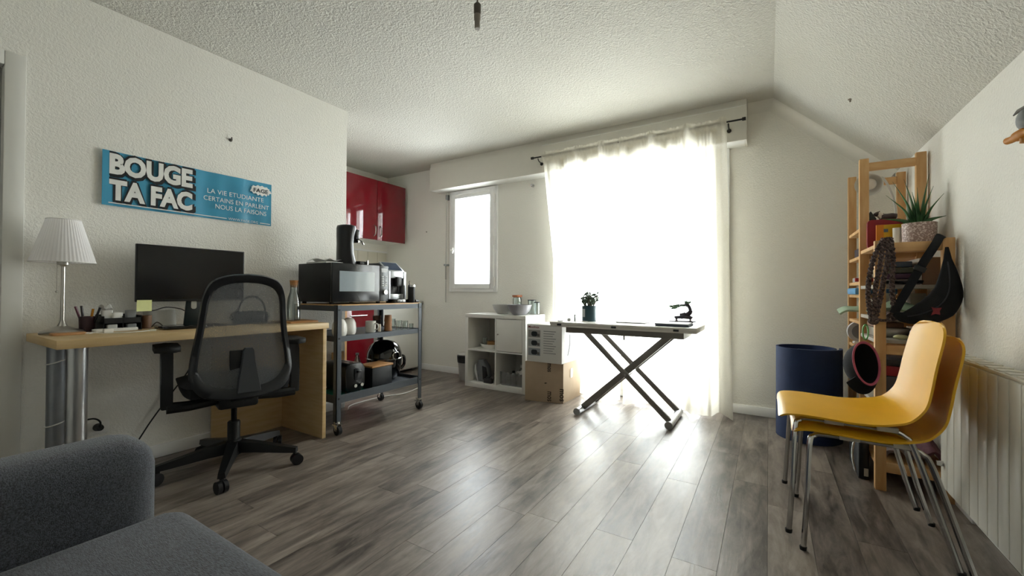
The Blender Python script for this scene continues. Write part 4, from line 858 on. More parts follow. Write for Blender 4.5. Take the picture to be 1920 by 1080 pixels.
for i, (x, y, r, h, c, l) in enumerate([(-2.19, 3.49, .028, .11, '#d9d8d2', 'white squat bottle in the clear tub'), (-2.125, 3.48, .026, .135, '#c9c9c4', 'pale bottle with black collar in the clear tub'), (-2.06, 3.49, .03, .10, '#d5d4ce', 'white round bottle in the clear tub'), (-2.09, 3.57, .022, .18, '#6f6d66', 'tall grey bottle at the back of the clear tub')]):
    b_ = thing('bottle', l, 'bottle', (x, y, kb+.0045), group='bottles in the clear tub'); G().lathe([(0, 0), (r, 0), (r, h*.7), (r*.45, h*.82), (r*.4, h*.86), (0, h*.86)], (x, y, kb+.0045), 16).part('body', C(c, .4), b_); G().lathe([(r*.5, h*.86), (r*.5, h), (0, h+.001)], (x, y, kb+.0045), 12).part('cap', BLACK if i == 1 else WHITEP, b_)
G().sheet(lambda u, v: (-2.075+.095*u, 3.44+.09*v, kb+.125+.03*math.sin(PI*u)*math.sin(PI*v)+.01*math.sin(8*u+5*v)), 12, 10, .012).solo('folded_cloth', C('#b6b6b2', .8), 'crumpled pale cloth lying on the tub bottles', 'cloth', loc=(-2.0, 3.48, kb+.12))
# bin
bi = thing('waste_bin', 'grey waste bin with black liner beside the cube shelf', 'bin', (-2.805, 3.62, 0))
G().lathe([(0, 0), (.085, 0), (.105, .24), (.10, .24), (.082, .008), (0, .008)], (-2.805, 3.62, 0), 28).part('bucket', C('#9b9894', .4), bi)
G().lathe([(.099, .20), (.107, .19), (.110, .22), (.112, .262), (.105, .27), (.099, .262)], (-2.805, 3.62, 0), 28).part('liner', C('#17181a', .35, bump=.4, bscale=60), bi)
G().lathe([(.106, .271), (.108, .277), (.07, .288), (0, .292)], (-2.805, 3.62, 0), 28).part('lid', C('#b3b1ac', .4), bi)
# shutter crank, wall knob
wr = thing('shutter_crank', 'thin grey shutter crank rod hanging beside the small window', 'crank', (-3.24, 3.76, .8))
G().tube([(-3.235, 3.765, 2.12), (-3.237, 3.76, 1.95), (-3.24, 3.76, .83)], .006, 8).part('rod', C('#b2b0aa', .35), wr); G().box(-3.248, -3.225, 3.752, 3.799, 2.04, 2.10, .004).part('universal_joint', GREYP, wr)
G().cyl((-3.24, 3.76, 1.10), (-3.24, 3.76, 1.26), .0085, n=10).part('grip', C('#96938c', .4), wr); G().cyl((-3.25, 3.74, 1.27), (-3.23, 3.799, 1.27), .012, n=10).part('clip', GREYP, wr)
G().lathe([(.018, 0), (.018, .006), (.008, .010), (.008, .022), (.015, .032), (.012, .042), (0, .045)], n=16).solo('wall_peg', CHROME, 'small round peg on the wall beside the curtain', 'peg', loc=(-2.095, BY, 2.068), local=True).rotation_euler = (PI/2, 0, 0)
# ------------------------------------------------------------------ on the lift table
TT = .7195
pt = thing('jade_plant', 'small jade plant in a dark teal pot with white label', 'plant', (-1.27, 3.28, TT))
P0 = (-1.27, 3.28, TT)
G().lathe([(0, 0), (.055, 0), (.058, .004), (.060, .128), (.056, .128), (.054, .11), (0, .11)], P0, 28).part('pot', C('#23404a', .4), pt)
G().lathe([(.0595, .03), (.0605, .095)], P0, 28).part('pot_ring', C('#23404a', .4), pt) if False else None
def lab(u, v): a = -2.65+.85*u; return (P0[0]+.0612*math.cos(a), P0[1]+.0612*math.sin(a), TT+.036+.066*v)
G().sheet(lab, 8, 2, .0005).part('pot_label', C('#b9bcbf', .6), pt)
rn = random.Random(4)
LEAF = C('#4a5a4a', .45); STEM = C('#4c4a3c', .6)
for i in range(13):
    a = 2*PI*i/13*3+rn.uniform(-.3, .3); r = rn.uniform(.015, .055); h = rn.uniform(.165, .225)
    tip = Vector((P0[0]+math.cos(a)*r*1.5, P0[1]+math.sin(a)*r*1.5, TT+h)); bs = Vector((P0[0]+math.cos(a)*r*.6, P0[1]+math.sin(a)*r*.6, TT+.108)); md = (tip+bs)/2+Vector((math.cos(a)*.01, math.sin(a)*.01, 0))
    st = G().tube([bs, md, tip], [.006, .005, .0035], 6).part('stem', STEM, pt)
    for k in range(7):
        q = md.lerp(tip, .1+.9*k/5)+Vector((0, 0, 0)); b_ = rn.uniform(0, 2*PI); d = Vector((math.cos(b_), math.sin(b_), rn.uniform(-.1, .7))).normalized(); L_ = rn.uniform(.030, .044)
        G().tube([q, q+d*L_*.5, q+d*L_], [.003, .0115, .0015], 6, flat=.5).part('leaf', LEAF, st)
for a, s_, l in ((PI*1.05, 1, ''), (-.1, 1, '')):
    G().tube(spline([(P0[0], P0[1], TT+.19), (P0[0]+.075*math.cos(a), P0[1], TT+.20), (P0[0]+.12*math.cos(a), P0[1], TT+.165)], 5), .0025, 6).part('stem', STEM, pt)
bo = thing('bonsai_ornament', 'dark carved bonsai ornament with green needles on a stand', 'ornament', (-.56, 3.42, TT))
B0 = Vector((-.56, 3.42, TT)); DK = C('#2f2730', .5)
G().box(B0.x-.10, B0.x+.09, B0.y-.045, B0.y+.045, TT+.0165, TT+.024, .002).part('stand_plate', DK, bo)
for x in (-.055, .06): G().lathe([(.012, 0), (.008, .008), (.012, .0165)], (B0.x+x, B0.y, TT), 10).part('stand_leg', DK, bo)
for x in (-.05, .05): G().lathe([(.012, .024), (.007, .032), (.012, .04)], (B0.x+x, B0.y, TT), 10).part('pot_foot', C('#8a8080', .5), bo)
G().prism([(B0.x-.068, TT+.056), (B0.x-.055, TT+.04), (B0.x+.06, TT+.04), (B0.x+.072, TT+.056), (B0.x+.05, TT+.066), (B0.x-.05, TT+.062)], B0.y-.028, B0.y+.028, 'y', .005).part('pot', DK, bo)
G().tube(spline([B0+Vector((-.02, 0, .058)), B0+Vector((.03, 0, .075)), B0+Vector((.05, 0, .10)), B0+Vector((.035, 0, .14)), B0+Vector((0, 0, .145)), B0+Vector((-.045, 0, .135))], 6), [.024]*5+[.018]*8+[.013]*9+[.008]*9, 10).part('trunk', DK, bo)
for i in range(34):
    t = rn.random(); q = B0+Vector((.05-.13*t, rn.uniform(-.02, .02), .15+.012*math.sin(6*t)-.02*t)); d = Vector((rn.uniform(-1, .8), rn.uniform(-.6, .6), rn.uniform(-.1, .7))).normalized()
    G().tube([q, q+d*.016, q+d*.034], [.0015, .008, .001], 5, flat=.5).part('needle_tuft', C('#3c5a3c', .5), bo)
for d in ((.045, 0, .02), (.07, .01, .008), (-.075, 0, -.012)):
    q = B0+Vector((.02 if d[0] > 0 else -.03, 0, .15)); G().tube([q, q+Vector(d)*.6, q+Vector(d)], [.003, .003, .001], 6).part('twig', C('#37452f', .5), bo)
def papers(x0, x1, y0, y1, n, label, name, z, tops):
    t = thing(name, label, 'papers', ((x0+x1)/2, (y0+y1)/2, z)); 
    for i in range(n):
        o = rn.uniform(-.008, .008); G().box(x0+o, x1+o, y0+o*.5, y1+o*.5, z+i*.0045, z+i*.0045+.004).part('sheet_bundle', C(tops[i % len(tops)], .6), t)
papers(-.70, -.475, 3.09, 3.29, 5, 'stack of documents with dark blue folder before the bonsai ornament', 'document_stack', TT, ['#4a5162', '#3d4454', '#5c6270', '#59606e', '#dcdde0'])
papers(-1.03, -.80, 3.24, 3.42, 2, 'thin stack of papers in the middle of the lift table', 'paper_stack', TT, ['#8d8d90', '#c9c9cc'])
G().lathe([(0, 0), (.007, 0), (.007, .055), (0, .056)], (-1.365, 3.20, TT), 12).solo('lip_balm', C('#8f9794', .4), 'thin grey tube standing beside the jade plant', 'tube', loc=(-1.365, 3.20, TT))
G().box(-1.425, -1.40, 3.18, 3.205, TT, TT+.024, .003).solo('small_dice_box', C('#b6b5ae', .5), 'tiny pale box beside the grey tube', 'box', loc=(-1.41, 3.19, TT))
for x, l in ((-1.46, 'tiny dark key near the table end'), (-1.445, 'tiny dark key nearer the pale box')):
    G().tube([(x, 3.08, TT+.004), (x+.012, 3.11, TT+.004)], .004, 6).solo('key', C('#5a5a58', .4, metal=.6), l, 'key', 'keys on the table', (x, 3.09, TT))
G().tube(spline([(-1.36, 3.12, TT+.003), (-1.32, 3.15, TT+.003), (-1.28, 3.13, TT+.003), (-1.24, 3.17, TT+.003), (-1.30, 3.19, TT+.003)], 5), .0025, 6).solo('white_cable', WHITEP, 'short white cable curled before the jade plant', 'cable', loc=(-1.3, 3.15, TT))
# ------------------------------------------------------------------ rolled mat
MC = Vector((.215, 3.42, 0)); pts = []
for i in range(97):
    a = .25-i/96*2*PI*1.35; r = .178-.030*(i/96)+.014*max(0, 1-i/9)
    pts.append((MC.x+r*math.cos(a), MC.y+r*math.sin(a)))
def strip(P, th):
    L_, R_ = [], []
    for i in range(len(P)):
        a, b = P[max(i-1, 0)], P[min(i+1, len(P)-1)]; d = Vector((b[0]-a[0], b[1]-a[1], 0)).normalized(); n = Vector((-d.y, d.x, 0))
        p = Vector((*P[i], 0)); L_.append(p+n*th/2); R_.append(p-n*th/2)
    return L_, R_
L_, R_ = strip(pts, .014)
zs = (0.001, .60)
g = G(); secs = [[(L_[i].x, L_[i].y, zs[0]), (R_[i].x, R_[i].y, zs[0]), (R_[i].x, R_[i].y, zs[1]), (L_[i].x, L_[i].y, zs[1])] for i in range(len(pts))]
g.rings([[Vector(p) for p in s] for s in secs])
g.solo('rolled_mat', NAVY, 'navy blue exercise mat rolled upright in the corner', 'mat', loc=(MC.x, MC.y, 0))
# ------------------------------------------------------------------ pine shelving
SH0, SH1 = .445, .727
FY = (2.70, 3.10, 3.50)
sf = thing('pine_shelving', 'open pine ladder shelving unit against the right wall', 'shelving', (.585, 3.1, 0))
for y, h, rungs in ((FY[0], 1.222, (.09, .665, 1.165)), (FY[1], 1.735, (.09, .62, 1.165, 1.665)), (FY[2], 1.725, (.09, .62, 1.165, 1.655))):
    for x in (SH0, SH1-.042):
        G().box(x, x+.042, y-.016, y+.016, 0, h, .002).part('post', PINE, sf)
    for z in rungs: G().box(SH0+.042, SH1-.042, y-.010, y+.010, z, z+.045, .002).part('rung', PINEH, sf)
SHADED_PINE = C('#a9a297', .5)  # grey puts the shade on the middle shelf boards into their colour
def board(z, a, b, m): G().box(SH0+.004, SH1-.004, a, b, z-.018, z, .001).part('shelf_board', m, sf)
LA = (1.205, 1.005, .845, .735, .42, .135); LB = (1.34, 1.18, 1.03, .80, .645, .40, .135)
for z in LA: board(z, FY[0]+.018, FY[1]-.018, PINEH if z in (1.205, .135) else SHADED_PINE)
for z in LB: board(z, FY[1]+.018, FY[2]-.018, PINEH)
# aloe on the low section
al = thing('aloe_plant', 'aloe plant in a speckled pink pot on the pine shelving', 'plant', (.645, 2.86, LA[0]))
A0 = (.645, 2.86, LA[0])
mt = bpy.data.materials.new('speckled_pot'); mt.use_nodes = True; nt = mt.node_tree; b_ = nt.nodes['Principled BSDF']; nz = nt.nodes.new('ShaderNodeTexNoise'); nz.inputs['Scale'].default_value = 130; rp = nt.nodes.new('ShaderNodeValToRGB'); rp.color_ramp.elements[0].position = .5; rp.color_ramp.elements[0].color = lin('#97807a'); rp.color_ramp.elements[1].position = .62; rp.color_ramp.elements[1].color = lin('#d5c6c0'); tcn = nt.nodes.new('ShaderNodeTexCoord'); nt.links.new(tcn.outputs['Object'], nz.inputs['Vector']); nt.links.new(nz.outputs[0], rp.inputs[0]); nt.links.new(rp.outputs[0], b_.inputs['Base Color']); b_.inputs['Roughness'].default_value = .5
G().lathe([(0, 0), (.060, 0), (.064, .005), (.066, .112), (.061, .112), (.058, .095), (0, .095)], A0, 32).part('pot', mt, al)
G().lathe([(0, .094), (.058, .096), (0, .098)], A0, 20).part('soil', C('#3a2c22', .9, bump=.5), al)
rn = random.Random(11)
for dx, dy, h, l in ((-.145, -.01, .045, .09), (-.13, -.02, .165, .0), (-.10, .0, .235, 0), (-.055, .01, .245, 0), (.035, -.01, .255, 0), (.06, .03, .20, 0), (.095, -.02, .15, 0), (.10, -.05, .035, 0), (-.03, -.02, .17, 0), (0, .03, .20, 0), (-.015, -.01, .14, 0)):
    if A0[0]+dx > .735: dx = .085
    b0 = Vector(A0)+Vector((dx*.12, dy*.2, .095)); tp = Vector(A0)+Vector((dx, dy, .10+h)); md = b0.lerp(tp, .5)+Vector((dx*-.06, 0, .012))
    P = spline([b0, b0.lerp(md, .5)+Vector((0, 0, .004)), md, tp], 4); n = len(P)
    G().tube(P, [max(.0012, .0175*(1-(i/(n-1))**1.4)) for i in range(n)], 8, flat=.55).part('leaf', GREENL, al)
# folders, cards
rb = thing('red_folder', 'dark red folder standing behind the yellow notebook', 'folder', (.53, 2.98, LA[0])); G().prism([(a+.535, b+LA[0]) for a, b in rrect(-.073, .073, .001, .16, .018)], 2.975, 3.0, 'y', .002).part('cover', C('#8e1722', .5), rb)
yb = thing('yellow_notebook', 'yellow and orange notebook with a small logo label', 'notebook', (.555, 2.94, LA[0]))
G().box(.495, .60, 2.935, 2.947, LA[0]+.0005, LA[0]+.125, .001).part('cover', C('#d9a90f', .45), yb); G().box(.493, .523, 2.9335, 2.9485, LA[0]+.0005, LA[0]+.1255).part('spine_band', C('#d98314', .45), yb); G().box(.513, .541, 2.934, 2.935, LA[0]+.085, LA[0]+.102).part('logo_label', C('#5a6a7a', .4), yb)
G().prism([(a+.545, b+LA[0]) for a, b in rrect(-.028, .028, .0005, .032, .006)], 2.915, 2.922, 'y').solo('name_card', C('#b98d78', .6), 'small tan card leaning before the yellow notebook', 'card', loc=(.545, 2.9, LA[0]))
G().lathe([(0, 0), (.018, 0), (.02, .10), (.018, .10), (.016, .004), (0, .004)], (.572, 2.905, LA[0]), 18).solo('white_cup', CERAM, 'narrow white cup beside the aloe pot', 'cup', loc=(.572, 2.905, LA[0]))
# shelf contents, low section
z = LA[1]
for i, (c, l) in enumerate((('#8f8783', 'grey flat box at the bottom of the small pile'), ('#5c3e58', 'purple flat case in the small pile'), ('#5d6152', 'olive flat case in the small pile'), ('#56677c', 'blue flat case on top of the small pile'))):
    G().box(.495+.004*i, .615-.008*(i % 2), 2.80, 2.95, z+.0005+i*.03, z+.028+i*.03, .003).solo('flat_case', C(c, .5), l+' under the aloe shelf', 'case', 'flat cases on the pine shelf', (.55, 2.87, z+i*.03))
G().box(.622, .632, 2.76, 2.90, z+.0005, z+.13, .001).solo('thin_book', C('#cfc8c0', .6), 'thin white book upright beside the pile of flat cases', 'book', loc=(.627, 2.83, z))
G().box(.637, .720, 2.78, 2.92, z+.0005, z+.135, .004).solo('kraft_box', C('#a1846b', .6), 'tan box behind the black bag strap', 'box', loc=(.68, 2.85, z))
G().sheet(lambda u, v: (.47+.16*u, 2.725+.05*v, z+.008+.012*math.sin(5*u+4*v)**2), 10, 6, .006).solo('black_cloth', C('#14151c', .9), 'black strap bundle lying on the second pine shelf', 'strap', loc=(.55, 2.75, z))
z = LA[2]
G().sheet(lambda u, v: (.455+.25*u, 2.72+.245*v, z+.018+.055*math.sin(PI*min(1, u*1.15))*(.4+.6*v)+.012*math.sin(9*u+3*v)), 18, 12, .008).solo('green_cloth', C('#8fa58b', .85), 'pale green cloth heaped on the third pine shelf', 'cloth', loc=(.55, 2.8, z))
for i, (a, b, c, l) in enumerate(((.50, .565, '#c9c2b5', 'cream'), (.64, .70, '#b8ab98', 'beige'))):
    G().box(a, b, 2.98, 3.06, z+.0005, z+.12, .003).solo('carton', C(c, .6), l+' carton at the back of the third pine shelf', 'carton', 'cartons on the third shelf', ((a+b)/2, 3.02, z))
z = LA[3]
so_ = thing('soap_dish', 'cream soap bar at the edge of the fourth pine shelf', 'soap', (.55, 2.76, z)); G().ell((.555, 2.755, z+.0125), .03, .018, .012, 16, 8).part('bar', C('#d9d7a6', .5), so_)
G().box(.60, .69, 2.74, 2.83, z+.0005, z+.045, .008).solo('glasses_case', C('#1d2028', .4), 'black glasses case beside the soap bar', 'case', loc=(.645, 2.785, z))
G().box(.47, .62, 2.86, 3.05, z+.0005, z+.05, .006).solo('steel_tin', C('#a8a49e', .3, metal=.8), 'silver metal tin behind the soap bar', 'tin', loc=(.545, 2.95, z))
G().box(.47, .59, 2.87, 3.04, z+.0505, z+.075, .004).solo('brown_book', C('#7a5a48', .6), 'brown book lying on the silver tin', 'book', loc=(.53, 2.95, z+.05))
for x, y, l in ((.655, 2.9, 'clear small glass behind the black glasses case'), (.70, 2.92, 'clear small glass nearest the wall on the fourth shelf')):
    G().lathe([(0, 0), (.02, 0), (.023, .075), (.021, .075), (.018, .005), (0, .005)], (x, y, z), 16).solo('shot_glass', CLEAR, l, 'glass', 'glasses on the fourth shelf', (x, y, z))
z = LA[4]
for i, (zz, c, l) in enumerate(((.0005, '#453f44', 'dark grey box, lowest of the pile under the fourth shelf'), (.065, '#4a4448', 'charcoal box, second of the pile under the fourth shelf'), (.13, '#8e1d24', 'red box in the pile under the fourth shelf'), (.18, '#3a3638', 'black flat case on top of the red box'))):
    G().box(.495, .70, 2.77, 3.0, z+zz, z+zz+(.062 if i < 2 else .048 if i == 2 else .03), .004).solo('storage_box', C(c, .5), l, 'box', 'pile of boxes under the fourth shelf', (.6, 2.88, z+zz))
z = LA[5]
for i, (a, b, c, l, hh) in enumerate(((.48, .60, '#7d7172', 'grey patterned folded cloth on the lowest pine shelf', .085), (.605, .72, '#7a5560', 'dusty pink folded cloth on the lowest pine shelf', .10))):
    G().sheet(lambda u, v: (a+.008+(b-a-.016)*u, 2.73+.25*v, z+.01+hh*math.sin(PI*(.08+.84*u))*(.6+.4*math.sin(PI*v))+.006*math.sin(13*u+9*v)), 14, 10, .016).solo('folded_clothes', C(c, .9, bump=.3, var=.15, scale=40), l, 'clothes', 'clothes on the lowest shelf', ((a+b)/2, 2.85, z))
# tall section contents
z = LB[0]
cl = thing('desk_lamp', 'white clamp lamp with round reflector on the tall pine shelf', 'lamp', (.62, 3.3, z))
H0 = Vector((.503, 3.19, 1.605)); dn = Vector((-.35, -.85, -.35)).normalized(); q = dn.to_track_quat('Z', 'Y').to_matrix().to_4x4()
hd = G(); t_ = G(); t_.lathe([(.018, -.085), (.034, -.06), (.058, -.02), (.068, .004), (.065, .004), (.054, -.018), (.03, -.035), (0, -.037)], n=28); hd.merge(t_, Matrix.Translation(H0) @ q); hd.part('reflector', C('#dededa', .3), cl)
t_ = G(); t_.ell((0, 0, -.008), .034, .034, .034, 16, 10); hd = G(); hd.merge(t_, Matrix.Translation(H0) @ q); hd.part('bulb', C('#e6e5e0', .2), cl)
G().tube(spline([H0-dn*.07, (.57, 3.23, 1.645), (.62, 3.28, 1.56), (.645, 3.31, 1.46), (.645, 3.32, z+.002)], 6), .006, 8).part('gooseneck', C('#c4c4c0', .3), cl)
G().lathe([(0, 0), (.045, 0), (.045, .012), (.01, .02), (0, .02)], (.645, 3.32, z+.0005), 20).part('base', WHITEP, cl)
t = thing('birdhouse_ornament', 'dark house shaped ornament on the tall pine shelf', 'ornament', (.50, 3.2, z)); G().prism([(.485, z+.0005), (.535, z+.0005), (.535, z+.06), (.51, z+.105), (.485, z+.06)], 3.18, 3.23, 'y', .002).part('house', C('#2e3230', .6), t); G().cyl((.51, 3.1795, z+.05), (.51, 3.1785, z+.05), .01, n=12).part('doorway', BLACK, t)
cow = thing('toy_cow', 'small brown and white toy cow on the tall pine shelf', 'toy', (.585, 3.2, z)); zc = z+.005
bw = bpy.data.materials.new('cow_patches'); bw.use_nodes = True; nt = bw.node_tree; b_ = nt.nodes['Principled BSDF']; nz = nt.nodes.new('ShaderNodeTexNoise'); nz.inputs['Scale'].default_value = 22; rp = nt.nodes.new('ShaderNodeValToRGB'); rp.color_ramp.interpolation = 'CONSTANT'; rp.color_ramp.elements[0].color = lin('#3d3030'); rp.color_ramp.elements[1].position = .56; rp.color_ramp.elements[1].color = lin('#cfc7bf'); tcn = nt.nodes.new('ShaderNodeTexCoord'); nt.links.new(tcn.outputs['Object'], nz.inputs['Vector']); nt.links.new(nz.outputs[0], rp.inputs[0]); nt.links.new(rp.outputs[0], b_.inputs['Base Color'])
g = G(); g.tube(spline([(.628, 3.2, zc+.058), (.61, 3.2, zc+.062), (.58, 3.2, zc+.06), (.562, 3.2, zc+.066), (.553, 3.2, zc+.082), (.542, 3.2, zc+.085), (.53, 3.2, zc+.076)], 4), [.010]+[.020]*3+[.022]*8+[.018]*4+[.013]*4+[.012]*4+[.009], 12)
for x in (.57, .615):
    for s in (-.011, .011): g.tube([(x, 3.2+s, zc+.05), (x, 3.2+s, zc+.025), (x, 3.2+s, zc-.004)], [.007, .005, .005], 8)
for s in (-1, 1): g.tube([(.548, 3.2+s*.008, zc+.093), (.55, 3.2+s*.018, zc+.097)], [.004, .002], 6)
g.part('body', bw, cow)
for i, (zz, a, b, h, c, n, l) in enumerate(((LB[1], .47, .60, .06, '#3b3440', 'dark_case', 'dark purple case on the tall pine shelf under the lamp'), (LB[1], .61, .70, .09, '#c7c4bd', 'white_box', 'white box on the tall pine shelf under the lamp'), (LB[2], .46, .62, .03, '#9d9ea0', 'magazine', 'grey magazine lying on the tall shelf'), (LB[3], .60, .69, .07, '#cfccc4', 'cream_box', 'cream box on the tall shelf behind the rope'), (LB[5], .47, .70, .12, '#b8b1a5', 'beige_crate', 'beige crate low on the tall shelf'), (LB[6], .47, .70, .16, '#6d665f', 'brown_crate', 'brown crate at the bottom of the tall shelf'))):
    G().box(a, b, 3.15, 3.44, zz+.0005, zz+h, .004).solo(n, C(c, .6), l, n.split('_')[-1], loc=((a+b)/2, 3.3, zz))
G().box(.43, .60, 3.125, 3.14, LB[2]+.0005, LB[2]+.022, .002).solo('red_booklet', C('#a8272c', .5), 'thin red booklet on the tall shelf above the blue folder', 'booklet', loc=(.5, 3.13, LB[2]))
G().box(.43, .62, 3.14, 3.42, LB[2]-.075, LB[2]-.035, .010).solo('blue_folder', C('#5f9ccc', .5), 'light blue folder lying below the red booklet', 'folder', loc=(.5, 3.3, LB[2]-.075))
board(LB[2]-.0755, FY[1]+.018, FY[2]-.018, PINEH)
G().sheet(lambda u, v: (.36+.22*u, 3.13+.12*v, .815+.05*math.sin(PI*(.15+.8*u))+.02*v+.006*math.sin(12*u)), 14, 6, .01).solo('mint_towel', C('#a9bfa6', .85), 'mint green towel hanging off the tall shelf behind the rope', 'towel', loc=(.48, 3.1, .80))
sp = thing('small_fan', 'round grey and white fan on the tall shelf behind the cap', 'fan', (.46, 3.38, .645)); G().cyl((.49, 3.36, .722), (.49, 3.40, .722), .066, n=28).part('housing', C('#c9cbcf', .4), sp); G().cyl((.49, 3.355, .722), (.49, 3.36, .722), .045, n=24).part('grille', C('#8e949c', .4), sp); G().box(.455, .525, 3.35, 3.41, .6455, .66, .003).part('foot', WHITEP, sp)
# dark bag on the floor
sc = thing('toolbox_case', 'dark upright case with white tag on the floor by the shelving', 'case', (.41, 2.80, 0))
G().box(.395, .44, 2.79, 3.08, .0, .25, .012).part('shell', C('#14171b', .5), sc); G().box(.418, .436, 2.788, 2.7895, .02, .06).part('tag', C('#c9c6bb', .6), sc)
G().tube([(.388, 2.80, .05+.15*i/8+.0) if False else (.385+.012*math.sin(PI*i/8)*-1, 2.80, .04+.17*i/8) for i in range(9)], .005, 8).part('side_handle', CHROME, sc)
# ------------------------------------------------------------------ hanging things
bg_ = thing('belt_bag', 'black belt bag with a small dark red patch hung on the shelf post', 'bag', (.62, 2.62, .80))
BAG = C('#0d0e11', .85, bump=.3, bscale=300)
sp_ = spline([(.505, 2.63, .868), (.54, 2.625, .852), (.60, 2.62, .868), (.655, 2.62, .905), (.684, 2.62, .965), (.69, 2.625, 1.04), (.69, 2.64, 1.12), (.69, 2.65, 1.175)], 5)
kr = [.010, .026, .050, .062, .052, .034, .014, .006]; rr = []
for i in range(len(sp_)):
    t = i/5; k = min(int(t), 6); rr.append(kr[k]+(kr[k+1]-kr[k])*(t-k))
body = G().tube(sp_, rr, 16, flat=.55).part('pouch', BAG, bg_, sharp=80)
zp = [Vector((p.x-.004, p.y-rr[i]*.56-.001, p.z+rr[i]*.1)) for i, p in enumerate(sp_)][6:30]
G().tube(zp, .0028, 6).part('zip', C('#23252b', .5), body)
G().prism([(.62, .865), (.635, .872), (.65, .868), (.648, .885), (.655, .90), (.637, .898), (.622, .902), (.627, .885)], 2.578, 2.582, 'y').part('patch', C('#8a3038', .7), body)
st = spline([(.505, 2.63, .868), (.52, 2.632, .905), (.56, 2.645, .99), (.61, 2.655, 1.10), (.655, 2.66, 1.19), (.672, 2.67, 1.226), (.69, 2.70, 1.232), (.70, 2.73, 1.215)], 5)
G().tube(st, .017, 8, flat=.14, upv=(1, 0, -.5)).part('strap', C('#101218', .8), bg_)
G().obox((.60, 2.650, 1.078), .022, .004, .012, (Vector((.9, 0, -.43)), Vector((0, 1, 0)), Vector((.43, 0, .9))), .002).part('buckle', BLACK, bg_)
cp = thing('cap', 'black cap with pink lining band hung on a green carabiner', 'cap', (.385, 2.62, .47))
ctr = Vector((.398, 2.595, .632)); nrm2 = Vector((.62, -.78, .15)).normalized(); upc = Vector((-.10, 0, 1)); upc = (upc-nrm2*upc.dot(nrm2)).normalized(); sid = upc.cross(nrm2)
def capf(u, v):
    a = 2*PI*u; k = v*PI/2; s = math.cos(k)**.8 if v < 1 else 0
    rx, rz = .068, (.100*(1-.06*math.cos(a))); q = ctr+sid*(math.sin(a)*rx*s)+upc*(math.cos(a)*rz*s)-nrm2*(.10*math.sin(k))-upc*.035*v-sid*-.0*v
    return q
G().sheet(capf, 36, 10, .004).part('crown', C('#0d0d12', .9, bump=.3, bscale=300), cp, sharp=80)
G().tube([ctr+sid*(math.sin(a)*.068)+upc*(math.cos(a)*.100*(1-.06*math.cos(a)))+nrm2*.001 for a in [2*PI*i/40 for i in range(40)]], .006, 8, closed=True, flat=.6).part('lining_band', C('#b0556f', .7), cp)
def brim(u, v): 
    a = PI+(u-.5)*1.9; r = 1+.42*v
    return ctr+sid*(math.sin(a)*.072*r*1.05)+upc*(math.cos(a)*.108*r)-nrm2*(.012+.03*v)
G().sheet(brim, 18, 5, .005).part('brim', C('#0b0c10', .85), cp, sharp=80)
G().tube([(.398+.010*math.cos(t), 2.612, .775+.036*math.sin(t)) for t in [2*PI*i/20 for i in range(20)]], .0035, 8, closed=True).solo('carabiner', C('#57a04f', .35), 'green carabiner holding the black cap', 'carabiner', loc=(.398, 2.61, .73))
def braid(path, r=.0078, pitch=.04):
    g = G(); P = spline(path, 10); L_ = 0; n = len(P)
    for k in range(2):
        pts = []; s = 0
        for i in range(n):
            if i: s += (P[i]-P[i-1]).length
            a = s/pitch*2*PI+PI*k; pts.append(P[i]+Vector((math.cos(a)*r*.9, math.sin(a)*r*.6, 0)))
        g.tube(pts, r*.85, 6)
    return g
rp_ = thing('braided_rope', 'dark braided rope looped over the low pine post', 'rope', (.45, 2.65, .8))
ROPE = mat('braided_cord', '#6e5d58', .9, col2='#261b1e', scale=110)
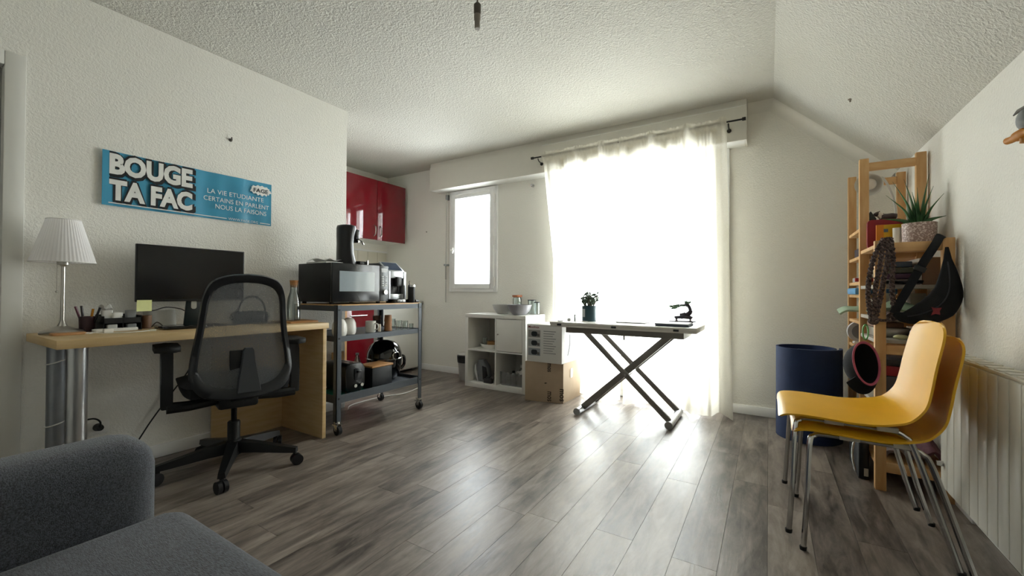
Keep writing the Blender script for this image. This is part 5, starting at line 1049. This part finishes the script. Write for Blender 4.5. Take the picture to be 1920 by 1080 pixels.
for i, pth in enumerate(([(.475, 2.665, 1.23), (.44, 2.645, 1.15), (.418, 2.64, 1.05), (.412, 2.635, .95), (.42, 2.63, .86), (.43, 2.63, .835)], [(.475, 2.665, 1.23), (.46, 2.64, 1.12), (.44, 2.635, 1.0), (.435, 2.63, .90), (.432, 2.63, .84)], [(.49, 2.662, 1.232), (.485, 2.645, 1.12), (.47, 2.64, 1.03), (.455, 2.635, .93), (.437, 2.63, .84)], [(.50, 2.665, 1.232), (.505, 2.645, 1.12), (.50, 2.64, 1.0), (.505, 2.64, .92), (.512, 2.64, .87), (.495, 2.64, .85), (.49, 2.64, .87), (.51, 2.64, .862), (.50, 2.64, .838), (.47, 2.635, .832), (.435, 2.63, .838)])):
    braid(pth).part('strand', ROPE, rp_)
G().ell((.43, 2.628, .83), .022, .016, .02, 12, 8).part('knot', ROPE, rp_)
# ------------------------------------------------------------------ on the right wall, slope and ceiling
bd = thing('felt_bird', 'small grey and orange hanging ornament on the right wall', 'ornament', (.70, 2.05, 1.45))
G().ell((.715, 2.035, 1.535), .020, .035, .035, 18, 12).part('body', C('#8d8f90', .8), bd); G().tube([(.70, 2.07, 1.562), (.705, 2.05, 1.57), (.712, 2.02, 1.572)], [.002, .006, .006], 8).part('feather', C('#74706a', .8), bd)
G().tube(spline([(.695, 2.105, 1.487), (.70, 2.08, 1.485), (.71, 2.04, 1.49), (.715, 2.0, 1.49)], 4), [.002]+[.012]*5+[.017]*4+[.012]*3, 12).part('beak', C('#c07a1c', .6), bd); G().cyl((.715, 2.04, 1.46), (.715, 2.04, 1.51), .012, n=12).part('foot', C('#b07632', .6), bd)
G().lathe([(.012, 0), (.012, .004), (.005, .008), (.004, .018), (0, .019)], n=12).solo('ceiling_screw', C('#8d8378', .5), 'small round cap screwed into the sloping ceiling', 'screw', loc=(.405, 3.1, CZ-sl*(.405-CREASE)), local=True).rotation_euler = (PI, 0, 0)
pl = thing('bulb_holder', 'bare pendant bulb holder hanging from the ceiling', 'pendant', (-1.16, 1.555, 2.17))
PL = Vector((-1.16, 1.555, 0))
G().cyl(PL+Vector((0, 0, 2.28)), PL+Vector((0, 0, CZ)), .004, n=8).part('cable', C('#6b6255', .6), pl)
G().lathe([(.014, 2.255), (.017, 2.262), (.017, 2.30), (.008, 2.31)], PL, 16).part('socket', C('#5d564c', .6), pl)
G().lathe([(.012, 2.187), (.0125, 2.19), (.0125, 2.225), (.015, 2.23), (.016, 2.245), (.015, 2.255), (.012, 2.257)], PL, 16).part('terminal_sleeve', C('#8f877b', .5), pl)
G().lathe([(.05, CZ-.012), (.05, CZ-.001)], PL, 24).part('ceiling_rose', WHITEP, pl)
